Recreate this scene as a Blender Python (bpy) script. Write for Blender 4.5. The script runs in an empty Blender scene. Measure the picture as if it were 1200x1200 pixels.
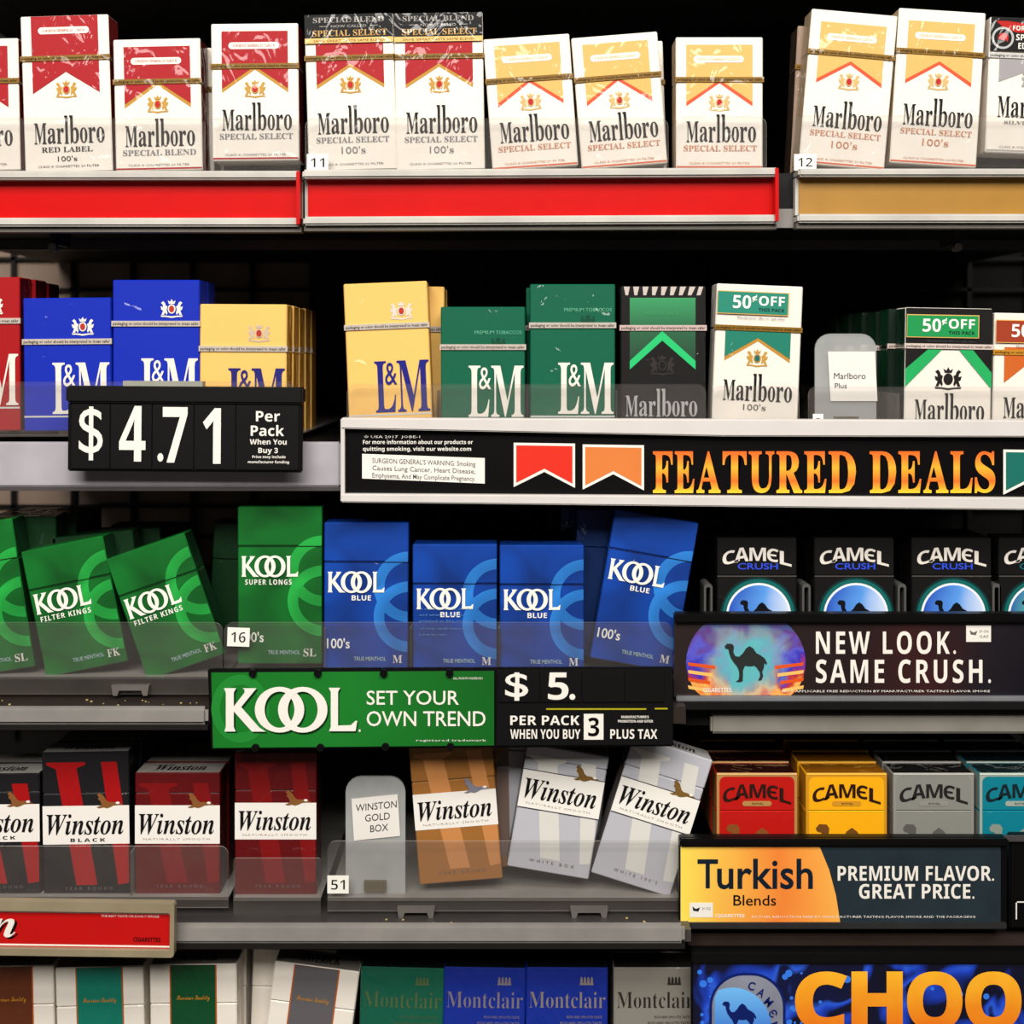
import bpy, bmesh, math, random
from math import radians as R, sin, cos, pi
random.seed(7)
S = bpy.context.scene
COL = S.collection

# ------------------------------------------------------------------ camera, light, exposure
D = 0.85            # camera to the pack fronts (plane y = 0), metres
PX = 1800.0         # photo pixels per metre at y = 0
HZ = 1.30           # camera height
HY = 420.0          # photo row of the horizon
cam = bpy.data.cameras.new('camera'); camo = bpy.data.objects.new('camera', cam); COL.objects.link(camo)
camo.location = (0, -D, HZ); camo.rotation_euler = (pi / 2, 0, 0)
cam.sensor_width = 36; cam.lens = 36 * D * PX / 1200; cam.shift_y = -(600 - HY) / 1200
cam.clip_start = 0.02; cam.dof.use_dof = True; cam.dof.focus_distance = D - 0.01; cam.dof.aperture_fstop = 7.0
S.camera = camo
S.view_settings.view_transform = 'Standard'; S.view_settings.look = 'None'; S.view_settings.gamma = 1
S.view_settings.use_curve_mapping = False; S.view_settings.exposure = 0.0
world = bpy.data.worlds.new('world'); S.world = world; world.use_nodes = True
bg = world.node_tree.nodes['Background']; bg.inputs[0].default_value = (1, .95, .9, 1); bg.inputs[1].default_value = 0.045

def area(name, loc, rot, sx, sy, power, col=(1, .955, .9)):
    l = bpy.data.lights.new(name, 'AREA'); l.shape = 'RECTANGLE'; l.size = sx; l.size_y = sy; l.energy = power; l.color = col
    o = bpy.data.objects.new(name, l); COL.objects.link(o); o.location = loc; o.rotation_euler = rot
    return o
area('ceiling_lamp', (0.15, -1.35, 2.65), (R(42), 0, 0), 2.4, 0.5, 41)
area('ceiling_lamp', (-0.3, -2.4, 2.7), (R(58), 0, 0), 2.4, 0.6, 76)

# ------------------------------------------------------------------ materials
def lin(c):
    r = []
    for v in c[:3]:
        v = v / 255.0
        r.append(v / 12.92 if v <= 0.04045 else ((v + 0.055) / 1.055) ** 2.4)
    return (r[0] ** 1.25, r[1] ** 1.25, r[2] ** 1.25, 1)
MATS = {}
def nodes(m):
    m.use_nodes = True; nt = m.node_tree
    return nt, nt.nodes, nt.links, nt.nodes['Principled BSDF']
def wrinkle(nt, N, L, B, strength, scale=55, target='Coat Normal'):
    g = N.new('ShaderNodeNewGeometry'); mp = N.new('ShaderNodeMapping'); mp.inputs['Scale'].default_value = (1, 1, .55)
    no = N.new('ShaderNodeTexNoise'); no.inputs['Scale'].default_value = scale; no.inputs['Distortion'].default_value = 1.6
    no.inputs['Detail'].default_value = 2
    bu = N.new('ShaderNodeBump'); bu.inputs['Strength'].default_value = strength; bu.inputs['Distance'].default_value = 0.004
    L.new(g.outputs['Position'], mp.inputs['Vector']); L.new(mp.outputs[0], no.inputs['Vector'])
    L.new(no.outputs['Fac'], bu.inputs['Height']); L.new(bu.outputs[0], B.inputs[target])
def wrap(c, k='w', coat=.55, rough=.55, bump=.65):
    """printed board under clear film"""
    key = (tuple(c), k, coat, rough, bump)
    if key in MATS: return MATS[key]
    m = bpy.data.materials.new('printed_board'); nt, N, L, B = nodes(m)
    B.inputs['Base Color'].default_value = lin(c); B.inputs['Roughness'].default_value = rough
    B.inputs['Coat Weight'].default_value = coat; B.inputs['Coat Roughness'].default_value = .08
    wrinkle(nt, N, L, B, bump); B.inputs['Specular IOR Level'].default_value = .2
    if k == 'cloud':
        tc = N.new('ShaderNodeTexCoord'); no = N.new('ShaderNodeTexNoise'); no.inputs['Scale'].default_value = 26; no.inputs['Detail'].default_value = 1; no.inputs['Distortion'].default_value = .8
        cr = N.new('ShaderNodeValToRGB'); cr.color_ramp.elements[0].position = .32; cr.color_ramp.elements[1].position = .7
        cr.color_ramp.elements[0].color = (.62, .62, .62, 1); cr.color_ramp.elements[1].color = (1.35, 1.4, 1.35, 1)
        mx = N.new('ShaderNodeMixRGB'); mx.blend_type = 'MULTIPLY'; mx.inputs[0].default_value = 1; mx.inputs[1].default_value = lin(c)
        L.new(tc.outputs['Object'], no.inputs['Vector']); L.new(no.outputs['Fac'], cr.inputs[0]); L.new(cr.outputs[0], mx.inputs[2]); L.new(mx.outputs[0], B.inputs['Base Color'])
    MATS[key] = m; return m
def flat(c, rough=.5, metal=0, name='painted', vary=.06, coat=0):
    key = (tuple(c), rough, metal, name, vary, coat)
    if key in MATS: return MATS[key]
    m = bpy.data.materials.new(name); nt, N, L, B = nodes(m)
    B.inputs['Roughness'].default_value = rough; B.inputs['Metallic'].default_value = metal; B.inputs['Specular IOR Level'].default_value = .5 if sum(c) > 240 else .22; B.inputs['Coat Weight'].default_value = coat
    tc = N.new('ShaderNodeTexCoord'); no = N.new('ShaderNodeTexNoise'); no.inputs['Scale'].default_value = 40
    mx = N.new('ShaderNodeMixRGB'); mx.blend_type = 'MULTIPLY'; mx.inputs[1].default_value = lin(c)
    cr = N.new('ShaderNodeValToRGB'); cr.color_ramp.elements[0].color = (1 - vary * 3, 1 - vary * 3, 1 - vary * 3, 1)
    cr.color_ramp.elements[0].position = .3; cr.color_ramp.elements[1].position = .7
    mx.inputs[0].default_value = 1
    L.new(tc.outputs['Object'], no.inputs['Vector']); L.new(no.outputs['Fac'], cr.inputs[0]); L.new(cr.outputs[0], mx.inputs[2])
    L.new(mx.outputs[0], B.inputs['Base Color'])
    MATS[key] = m; return m
def clear(alpha=.095, c=(150, 144, 140), name='clear_acrylic'):
    key = (alpha, c, name)
    if key in MATS: return MATS[key]
    m = bpy.data.materials.new(name); nt, N, L, B = nodes(m)
    B.inputs['Base Color'].default_value = lin(c); B.inputs['Roughness'].default_value = .12; B.inputs['Alpha'].default_value = alpha
    g = N.new('ShaderNodeNewGeometry'); no = N.new('ShaderNodeTexNoise'); no.inputs['Scale'].default_value = 45
    mr = N.new('ShaderNodeMapRange'); mr.inputs[1].default_value = .3; mr.inputs[2].default_value = .8
    mr.inputs[3].default_value = alpha * .85; mr.inputs[4].default_value = alpha * 1.2
    L.new(g.outputs['Position'], no.inputs['Vector']); L.new(no.outputs['Fac'], mr.inputs[0]); L.new(mr.outputs[0], B.inputs['Alpha'])
    MATS[key] = m; return m
def ramp_mat(name, stops, axis='Z', z0=0, z1=1, rough=.4, noise=0, nscale=20, coat=.3, distort=0):
    """printed colour gradient along a local axis of the panel (a print, not light)"""
    m = bpy.data.materials.new(name); nt, N, L, B = nodes(m)
    B.inputs['Roughness'].default_value = rough; B.inputs['Coat Weight'].default_value = coat
    tc = N.new('ShaderNodeTexCoord'); sp = N.new('ShaderNodeSeparateXYZ'); mr = N.new('ShaderNodeMapRange')
    mr.inputs[1].default_value = z0; mr.inputs[2].default_value = z1
    cr = N.new('ShaderNodeValToRGB'); e = cr.color_ramp.elements
    while len(e) < len(stops): e.new(.5)
    for i, (p, c) in enumerate(stops): e[i].position = p; e[i].color = lin(c)
    L.new(tc.outputs['Object'], sp.inputs[0]); L.new(sp.outputs[axis], mr.inputs[0])
    if noise:
        no = N.new('ShaderNodeTexNoise'); no.inputs['Scale'].default_value = nscale; no.inputs['Distortion'].default_value = distort
        ma = N.new('ShaderNodeMath'); ma.operation = 'MULTIPLY_ADD'; ma.inputs[1].default_value = noise
        sb = N.new('ShaderNodeMath'); sb.operation = 'ADD'; sb.inputs[1].default_value = -noise / 2
        L.new(tc.outputs['Object'], no.inputs['Vector']); L.new(no.outputs['Fac'], ma.inputs[0]); L.new(mr.outputs[0], sb.inputs[0])
        L.new(sb.outputs[0], ma.inputs[2]); L.new(ma.outputs[0], cr.inputs[0])
    else: L.new(mr.outputs[0], cr.inputs[0])
    L.new(cr.outputs[0], B.inputs['Base Color'])
    return m
WHITE = (236, 230, 220); CREAM = (232, 224, 208); BLACK = (16, 15, 16); INK = (24, 24, 32)
ACR = clear(); EDGE = clear(.7, (176, 172, 166), 'acrylic_edge')
STEEL = flat((158, 154, 150), .36, .0, 'shelf_metal'); DARKM = flat((26, 23, 22), .55, 0, 'dark_metal')
PLAST = flat((20, 19, 20), .38, 0, 'black_plastic')
SIGNW = flat((238, 234, 226), .5, 0, 'white_ink', .01)

# ------------------------------------------------------------------ glyphs
STY = {'b': (0x1D400, 0x1D41A, 0), 'bi': (0x1D468, 0x1D482, 0), 'sb': (0x1D5D4, 0x1D5EE, 0x1D7EC), 'sc': (0x1D4D0, 0x1D4EA, 0)}
GC = {}
def conv(s, st):
    if st not in STY: return s
    A, a, d = STY[st]; r = ''
    for c in s:
        if 'A' <= c <= 'Z': r += chr(A + ord(c) - 65)
        elif 'a' <= c <= 'z': r += chr(a + ord(c) - 97)
        elif c.isdigit() and d: r += chr(d + ord(c) - 48)
        else: r += c
    return r
def glyph(s, st='s', off=0, res=3, gap=1.0):
    key = (s, st, off, res, gap)
    if key in GC: return GC[key]
    c = bpy.data.curves.new('lettering', 'FONT'); c.body = conv(s, st); c.offset = off; c.resolution_u = res; c.space_character = gap
    o = bpy.data.objects.new('lettering', c); me = bpy.data.meshes.new_from_object(o)
    vs = [(v.co.x, v.co.y) for v in me.vertices]; fs = [tuple(p.vertices) for p in me.polygons]
    bpy.data.objects.remove(o); bpy.data.meshes.remove(me); bpy.data.curves.remove(c)
    GC[key] = (vs, fs); return vs, fs
def caph(st):
    vs, _ = glyph('H', st); ys = [v[1] for v in vs]; return max(ys)

# ------------------------------------------------------------------ part builder (photo-pixel units inside a thing's own frame)
E_ = 0.00016
def circ(cx, cy, rx, ry=None, n=28, a0=0, a1=360):
    ry = ry or rx
    full = abs(a1 - a0) >= 360
    m = n if full else n + 1
    return [(cx + rx * cos(R(a0 + (a1 - a0) * i / n)), cy - ry * sin(R(a0 + (a1 - a0) * i / n))) for i in range(m)]
def rrect(x0, y0, x1, y1, r, tl=1, tr=1, br=1, bl=1, n=5):
    p = []
    for (cx, cy, a, on) in ((x0 + r, y0 + r, 180, tl), (x1 - r, y0 + r, 90, tr), (x1 - r, y1 - r, 0, br), (x0 + r, y1 - r, -90, bl)):
        if on: p += [(cx + r * cos(R(a - 90 * i / n)), cy - r * sin(R(a - 90 * i / n))) for i in range(n + 1)]
        else: p.append((x0 if a in (180, -90) else x1, y0 if a in (180, 90) else y1))
    return p
class Part:
    def __init__(s, t, name, parent=None):
        s.t = t; s.name = name; s.V = []; s.F = []; s.M = []; s.mats = []; s.parent = parent
    def mi(s, m):
        if m not in s.mats: s.mats.append(m)
        return s.mats.index(m)
    def v(s, x, y, d=0):
        t = s.t; s.V.append(((x - t.ox) * t.k, -d, (t.oy - y) * t.k)); return len(s.V) - 1
    def poly(s, pts, m, L=1, d=None, clip=None):
        d = t_d(L) if d is None else d
        if clip: pts = [(min(max(x, clip[0]), clip[2]), min(max(y, clip[1]), clip[3])) for x, y in pts]
        s.F.append([s.v(x, y, d) for x, y in pts]); s.M.append(s.mi(m)); return s
    def rect(s, x0, y0, x1, y1, m, L=1, d=None): return s.poly([(x0, y0), (x1, y0), (x1, y1), (x0, y1)], m, L, d)
    def band(s, A, Bp, m, L=1, d=None, clip=None, close=False):
        d = t_d(L) if d is None else d
        if clip:
            f = lambda P: [(min(max(x, clip[0]), clip[2]), min(max(y, clip[1]), clip[3])) for x, y in P]
            A, Bp = f(A), f(Bp)
        ia = [s.v(x, y, d) for x, y in A]; ib = [s.v(x, y, d) for x, y in Bp]; n = len(A)
        for i in range(n if close else n - 1):
            j = (i + 1) % n; s.F.append([ia[i], ia[j], ib[j], ib[i]]); s.M.append(s.mi(m))
        return s
    def ring(s, cx, cy, r0, r1, m, L=1, a0=0, a1=360, n=32, q0=None, q1=None, clip=None):
        full = abs(a1 - a0) >= 360
        return s.band(circ(cx, cy, r0, q0 or r0, n, a0, a1), circ(cx, cy, r1, q1 or r1, n, a0, a1), m, L, None, clip, full)
    def prism(s, pts, m, d0, d1, medge=None):
        a = [s.v(x, y, d1) for x, y in pts]; b = [s.v(x, y, d0) for x, y in pts]; n = len(pts)
        s.F.append(a); s.M.append(s.mi(m)); s.F.append(b[::-1]); s.M.append(s.mi(m))
        for i in range(n):
            j = (i + 1) % n; s.F.append([a[j], a[i], b[i], b[j]]); s.M.append(s.mi(medge or m))
        return s
    def box(s, x0, y0, x1, y1, m, d0, d1, medge=None): return s.prism([(x0, y0), (x1, y0), (x1, y1), (x0, y1)], m, d0, d1, medge)
    def frame(s, x0, y0, x1, y1, t, m, d0, d1):
        O = [(x0, y0), (x1, y0), (x1, y1), (x0, y1)]; I = [(x0 + t, y0 + t), (x1 - t, y0 + t), (x1 - t, y1 - t), (x0 + t, y1 - t)]
        return s.hoop(O, I, m, d0, d1)
    def hoop(s, O, I, m, d0, d1):
        n = len(O); r = [[s.v(x, y, d) for x, y in P] for P, d in ((O, d1), (I, d1), (I, d0), (O, d0))]
        for q in range(4):
            A, Bq = r[q], r[(q + 1) % 4]
            for i in range(n):
                j = (i + 1) % n; s.F.append([A[i], A[j], Bq[j], Bq[i]]); s.M.append(s.mi(m))
        return s
    def text(s, txt, x0, y0, x1, y1, m, L=2, st='s', off=0, fit=False, warp=None, shear=0, res=3, gap=1.0, d=None):
        vs, fs = glyph(txt, st, off, res, gap)
        if not vs: return s
        gx0 = min(v[0] for v in vs); gx1 = max(v[0] for v in vs)
        if fit: gy0 = min(v[1] for v in vs); gy1 = max(v[1] for v in vs)
        else: gy0 = 0; gy1 = caph(st)
        d = t_d(L) if d is None else d; base = len(s.V)
        for (gx, gy) in vs:
            y = y1 - (gy - gy0) / (gy1 - gy0) * (y1 - y0); x = x0 + (gx - gx0) / (gx1 - gx0) * (x1 - x0)
            x += shear * (y1 - y)
            if warp: x, y = warp(x, y)
            s.v(x, y, d)
        k = s.mi(m)
        for f in fs: s.F.append([base + i for i in f]); s.M.append(k)
        return s
    def build(s, label=None, smooth=False, bevel=0):
        me = bpy.data.meshes.new(s.name)
        me.from_pydata(s.V, [], s.F)
        for m in s.mats: me.materials.append(m)
        me.polygons.foreach_set('material_index', s.M)
        if bevel:
            bm = bmesh.new(); bm.from_mesh(me)
            bmesh.ops.bevel(bm, geom=list(bm.edges), offset=bevel, segments=2, affect='EDGES', clamp_overlap=True)
            bm.to_mesh(me); bm.free()
        me.update()
        o = bpy.data.objects.new(s.name, me); COL.objects.link(o)
        o.parent = s.parent if s.parent else s.t.root
        if label: o['label'] = label
        s.o = o; return o
def t_d(L): return L * E_
def WP(px, py, y=0.0):
    k = (D + y) / D / PX
    return ((px - 600) * k, y, HZ + (HY - py) * k)
class Thing:
    """an Empty at the bottom centre (photo px bx, by at depth y); ox, oy is that point in the drawing's own pixel frame"""
    def __init__(s, name, label, cat, bx, by, y=0.0, rot=0, ox=None, oy=None, group=None, kind=None):
        s.k = (D + y) / D / PX; s.ox = bx if ox is None else ox; s.oy = by if oy is None else oy
        o = bpy.data.objects.new(name, None); COL.objects.link(o); o.location = WP(bx, by, y); o.rotation_euler = (0, R(rot), 0)
        o.empty_display_size = .02
        if kind: o['kind'] = kind
        else: o['label'] = label; o['category'] = cat
        if group: o['group'] = group
        s.root = o
    def part(s, name, parent=None): return Part(s, name, parent)

# ------------------------------------------------------------------ world-space boxes for the fixture
def wbox(name, x0, x1, y0, y1, z0, z1, m, label=None, cat=None, kind=None, parent=None, bevel=0):
    me = bpy.data.meshes.new(name); bm = bmesh.new(); bmesh.ops.create_cube(bm, size=1)
    c = ((x0 + x1) / 2, (y0 + y1) / 2, (z0 + z1) / 2)
    for v in bm.verts: v.co = (v.co.x * (x1 - x0), v.co.y * (y1 - y0), v.co.z * (z1 - z0))
    if bevel: bmesh.ops.bevel(bm, geom=list(bm.edges), offset=bevel, segments=2, affect='EDGES')
    bm.to_mesh(me); bm.free(); me.materials.append(m)
    o = bpy.data.objects.new(name, me); COL.objects.link(o)
    if parent:
        o.parent = parent; o.location = (c[0] - parent.location.x, c[1] - parent.location.y, c[2] - parent.location.z)
    else: o.location = c
    if kind: o['kind'] = kind
    if label: o['label'] = label
    if cat: o['category'] = cat
    return o
def Z(py): return HZ + (HY - py) / PX
def X(px): return (px - 600) / PX
BACK = 0.36
wbox('wall_back', -1.3, 1.3, BACK, BACK + .03, 0, 2.2, flat((20, 17, 16), .8, 0, 'wall_dark'), kind='structure')
wbox('floor', -1.3, 1.3, -3.0, BACK, -.02, 0, flat((120, 112, 104), .5, 0, 'floor_vinyl'), kind='structure')

# shelves: front rail things + boards
def board(label, x0, x1, zt, zb, m=DARKM, y0=-.004, name='shelf_board'):
    return wbox(name, x0, x1, y0, BACK - .012, zb, zt, m, label, 'shelf')

# ------------------------------------------------------------------ pack builder
DEP = .0215
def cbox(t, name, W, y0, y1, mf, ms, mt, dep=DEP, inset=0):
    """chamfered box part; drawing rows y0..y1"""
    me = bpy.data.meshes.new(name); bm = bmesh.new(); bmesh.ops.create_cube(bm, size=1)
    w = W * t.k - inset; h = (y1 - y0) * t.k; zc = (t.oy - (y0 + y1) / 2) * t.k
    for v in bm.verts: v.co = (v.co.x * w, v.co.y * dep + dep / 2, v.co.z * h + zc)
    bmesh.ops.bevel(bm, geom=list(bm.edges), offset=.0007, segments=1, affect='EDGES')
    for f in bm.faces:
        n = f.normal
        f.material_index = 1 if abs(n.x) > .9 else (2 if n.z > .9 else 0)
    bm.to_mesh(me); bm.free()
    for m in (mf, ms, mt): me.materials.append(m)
    o = bpy.data.objects.new(name, me); COL.objects.link(o); o.parent = t.root
    return o
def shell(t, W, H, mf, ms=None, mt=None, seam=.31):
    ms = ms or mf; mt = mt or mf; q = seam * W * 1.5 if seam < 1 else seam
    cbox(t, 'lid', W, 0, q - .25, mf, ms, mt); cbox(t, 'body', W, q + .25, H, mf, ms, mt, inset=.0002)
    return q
STRIP = "packaging or color should be interpreted to mean safer"
def tear(t, W, y, m, ink, h=6, txt=STRIP):
    p = t.part('tear_strip'); p.box(-1, y, W + 1, y + h, m, -.0005, t_d(6))
    if txt: p.text(txt, 1, y + 1.4, W - 1, y + h - 1.6, ink, 7, 's', .01, res=1)
    p.build()
def crest(p, cx, cy, w, col, red, L=2):
    f = w / 27.0; q = lambda P: [(cx + x * f, cy + y * f) for x, y in P]
    lion = [(-5, 6), (-6, 2), (-5, -2), (-7, -3), (-8, -6), (-10, -8), (-12.5, -6), (-10.5, -4), (-10, -1), (-13, -2), (-12, 2), (-10, 3), (-12, 8), (-9, 8), (-8, 5), (-6, 8)]
    p.poly(q(lion), col, L); p.poly(q([(-x, y) for x, y in lion]), col, L)
    p.poly(q([(-3.4, -5), (-4.6, -9), (-1.8, -7.2), (0, -10.5), (1.8, -7.2), (4.6, -9), (3.4, -5)]), col, L)
    p.poly(circ(cx, cy + 1 * f, 4.6 * f, 5.6 * f, 14), col, L + 1); p.poly(circ(cx, cy + 1 * f, 3.1 * f, 4.1 * f, 12), red, L + 2)
    p.poly(q([(-13, 8.6), (-7, 8.8), (0, 9.6), (7, 8.8), (13, 8.6), (12, 10.4), (7, 10.4), (0, 11.6), (-7, 10.4), (-12, 10.4)]), col, L)
MG = [('M', 0, .175, 0), ('a', .19, .305, 0), ('r', .32, .42, 0), ('l', .43, .49, 1), ('b', .502, .635, 1), ('o', .65, .755, 0), ('r', .768, .872, 0), ('o', .885, 1, 0)]
def condensed_word(p, x0, x1, base, m, L=3, s=None, xh=20, asc=36):
    """tall narrow serif word; l and b get stretched ascenders"""
    w = x1 - x0; s = s or w / 91.0; xh *= s; asc *= s
    for g, a, b, tall in MG:
        if g == 'M': p.text(g, x0 + a * w, base - 27 * s, x0 + b * w, base, m, L, 'b', 0, fit=True)
        elif tall:
            q = lambda x, y: (x, y if y > base - xh else base - xh - (base - xh - y) * (asc - xh) / (xh * .44))
            p.text(g, x0 + a * w, base - xh * 1.44, x0 + b * w, base + .3, m, L, 'b', 0, fit=True, warp=q)
        else: p.text(g, x0 + a * w, base - xh, x0 + b * w, base, m, L, 'b', 0, fit=True)
GOLD = (196, 152, 70)
def roofpack(t, W, H, pan, line=None, ink=INK, base=29, sub=(), subink=(140, 138, 142), paper=WHITE, side=None, apex=54, foot=81, top=9, strip=47,
             stripc=(150, 118, 50), capsule=True, foil=None, crestc=(200, 160, 80), crestr=(190, 50, 50), footline=None, hundred=False, crest_y=None, crest_w=26):
    mp = wrap(paper); q = shell(t, W, H, mp, wrap(side or paper), mp, seam=strip + 4)
    l, r, c = W * .12, W * .88, W * .5
    p = t.part('roof_panel')
    if line: p.poly([(l, top), (r, top), (r, foot), (c, apex), (l, foot)], wrap(line), 1)
    o = 4 if line else 0
    p.poly([(l, top), (r, top), (r, foot - o * 1.15), (c, apex - o), (l, foot - o * 1.15)], wrap(pan), 2)
    if capsule: p.poly(rrect(W * .2, top + 13, W * .78, top + 21, 3.9), mp, 3); p.text('SURGEON GENERAL 20 CLASS A', W * .25, top + 15.5, W * .73, top + 18.5, wrap(pan), 4, 's', 0, res=1)
    p.build()
    p = t.part('crest'); crest(p, c, crest_y or foot - 5, crest_w, wrap(crestc), wrap(crestr)); p.build()
    p = t.part('lettering'); b = H - base; condensed_word(p, W * .12, W * .92, b, wrap(ink))
    yy = b + 4
    for i, (tx, a, e, h) in enumerate(sub):
        p.text(tx, W * a, yy, W * e, yy + h, wrap(subink), 3, 'b', 0, res=2); yy += h + 5
    p.text('CLASS A CIGARETTES 20 FILTER', W * .15, H - 8.5, W * .85, H - 6, wrap(subink), 2, 's', 0, res=1)
    p.build()
    if footline: t.part('foot_line').rect(.8, H - 4, W - .8, H - 2, wrap(footline), 1).build()
    tear(t, W, strip, wrap(stripc, rough=.35), wrap((40, 30, 10)))
def lmpack(t, W, H, col, ink=WHITE, strip=48, stripc=(200, 190, 180), crestc=WHITE, side=None, top=None, soft=True, base=20):
    m = wrap(col); shell(t, W, H, m, wrap(side or col), wrap(top or col), seam=strip + 5)
    p = t.part('lettering'); mi = wrap(ink); b = H - base - (10 if H > 165 else 0)
    x = W * .33; w = W * .65; hh = 60
    p.text('L', x, b - hh, x + .38 * w, b, mi, 2, 'b', .0, fit=True)
    p.text('&', x + .19 * w, b - hh + 2, x + .41 * w, b - hh + 28, mi, 4, 'sb', 0, fit=True)
    p.text('M', x + .41 * w, b - hh, x + w, b, mi, 3, 'b', 0, fit=True)
    p.build()
    p = t.part('crest')
    if soft: crest(p, W * .68, 33, 27, wrap(crestc), wrap((190, 70, 50)))
    else: p.text('PREMIUM TOBACCOS', W * .4, 28, W * .96, 32, wrap(crestc), 2, 's', .01, res=2); crest(p, W * .68, 42, 18, wrap((14, 90, 66)), wrap((14, 90, 66)))
    p.build()
    t.part('foot_line').rect(.6, b + 2, W - .6, b + 4, wrap((210, 210, 205)), 1).build()
    tear(t, W, strip, wrap(stripc, rough=.4), wrap((40, 40, 44)), h=6.5)
def kool(p, x0, y0, x1, y1, m, L=3, gap=None):
    """K, two crossed rings, L"""
    f = lambda P: [(x0 + (x - 95) / 625.0 * (x1 - x0), y0 + (y - 900) / 208.0 * (y1 - y0)) for x, y in P]
    p.poly(f([(95, 905), (152, 905), (141, 925), (141, 1085), (150, 1106), (97, 1106), (104, 1085), (104, 925)]), m, L)
    p.poly(f([(141, 990), (192, 925), (192, 912), (182, 905), (248, 905), (176, 992), (262, 1088), (292, 1106), (226, 1106), (141, 1012)]), m, L + 1)
    for cx, dl in ((356, 2), (465, 3)):
        A = f(circ(cx, 1004, 116, 106, 36)); B2 = f(circ(cx, 1004, 70, 84, 36)); p.band(A, B2, m, L + dl, close=True)
    p.poly(f([(586, 903), (640, 903), (630, 922), (630, 1078), (690, 1076), (712, 1056), (720, 1056), (712, 1104), (588, 1104), (596, 1084), (596, 922)]), m, L + 1)
def ringpack(t, W, H, col, ringc, sub='', subx=(.33, .56), left100=None, code='M', side=None, tall=False, seam=46, dark=None):
    m = wrap(col, 'cloud', coat=.6); shell(t, W, H, m, wrap(side or col), m, seam=seam)
    o = 17 if tall else 0
    p = t.part('ring_motif'); cl = (0, 0, W - .8, H); mr = wrap(ringc, 'cloud', coat=.6)
    p.ring(W * 1.01, 58 + o, 41.5, 29, mr, 1, 85, 275, 28, clip=cl); p.ring(W * 1.01, 93 + o, 41.5, 29, mr, 2, 85, 275, 28, clip=cl)
    p.build()
    p = t.part('lettering'); mw = wrap((240, 238, 230)); y = 51 + (6 if tall else 0) + (0)
    kool(p, W * .045, y, W * .72, y + 25, mw)
    if sub: p.text(sub, W * subx[0], y + 28, W * subx[1], y + 34, mw, 3, 'sb', 0, res=2, gap=1.2 if len(sub) > 5 else 1)
    p.build(); p = t.part('size_lettering')
    if left100: p.text("100's", W * .04, H - 37, W * .31, H - 26, mw, 3, 's', .012)
    if left100: p.build()
    p = t.part('small_lettering')
    p.text('TRUE MENTHOL', W * .36, H - 16, W * .74, H - 11.5, wrap((170, 190, 190)), 3, 's', .01, res=2)
    p.text(code, W * (.82 if len(code) == 1 else .78), H - 18, W * .93, H - 9, wrap((215, 210, 205)), 3, 'b')
    p.build()
    t.part('lid_seam').rect(.5, seam - .5, W - .5, seam + .5, wrap(dark or tuple(int(c * .55) for c in col)), 3).build()
def bird(p, x, y, f, m, L=4):
    q = lambda P: [(x + a * f, y + b * f) for a, b in P]
    p.poly(q([(-15, -11), (-12, -13), (-7, -9), (-4, -4), (-1, -2), (4, -2), (9, -1.5), (13, 0), (15, 1), (9, 1.5), (4, 2), (0, 4), (-4, 5), (-8, 4), (-12, 5), (-16, 4), (-10, 1.5), (-11, -3), (-14, -6), (-13, -8)]), m, L)
def bandpack(t, W, H, col, ghost, side=None, topc=None, band=None, sub='', birdc=(150, 105, 60), foot="YEAR ROUND", paper=(238, 234, 228), lines=None, ghosts=None, coat=.6):
    m = wrap(col, coat=coat); b0, b1 = band
    shell(t, W, H, m, wrap(side or col), wrap(topc or (120, 116, 112)), seam=b0 - 14)
    p = t.part('ghost_letter'); g = wrap(ghost, coat=coat); top = 12
    p.poly([(W * .05, top), (W * .5, top), (W * .5, top + 3), (W * .4, top + 7), (W * .62, H - 16), (W * .38, H - 16), (W * .16, top + 8), (W * .05, top + 3)], g, 1)
    p.poly([(W * .68, top), (W * .86, top), (W * .985, H * .62), (W * .985, H - 18), (W * .86, H - 16)], g, 1)
    p.build()
    p = t.part('name_band'); p.rect(.3, b0, W - .3, b1, wrap(paper), 2)
    if lines:
        p.rect(.3, b0 - 1, W - .3, b0, wrap(lines), 3); p.rect(.3, b1, W - .3, b1 + 1, wrap(lines), 3)
    p.build()
    h = b1 - b0
    p = t.part('lettering'); bb = b0 + h * .74
    p.text('Winston', W * .05, bb - h * .52, W * .93, bb, wrap((18, 16, 22)), 4, 'bi')
    if sub: p.text(sub, W * .32, b1 - 7, W * .72, b1 - 3, wrap((30, 28, 30)), 4, 'sb', 0, gap=1.4)
    else: p.text('NATURALLY SMOOTH', W * .1, b1 - 7, W * .88, b1 - 4.5, wrap((190, 180, 170)), 4, 's', 0, gap=1.2, res=1)
    p.build(); p = t.part('small_lettering'); p.text(foot, W * .25, H - 14, W * .8, H - 10.5, wrap((130, 120, 118)), 3, 's', 0, gap=1.8, res=2)
    p.build()
    top_text(t, W, H, 'Winston', wrap((50, 46, 46)), 'bi')
    p = t.part('bird_emblem'); bird(p, W * .78, b0 - 2, 1.0, wrap(birdc)); p.poly(circ(W * .87, b0 - 3.2, 2.4, 1.4, 10), wrap((240, 236, 230)), 5); p.build()
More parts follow.
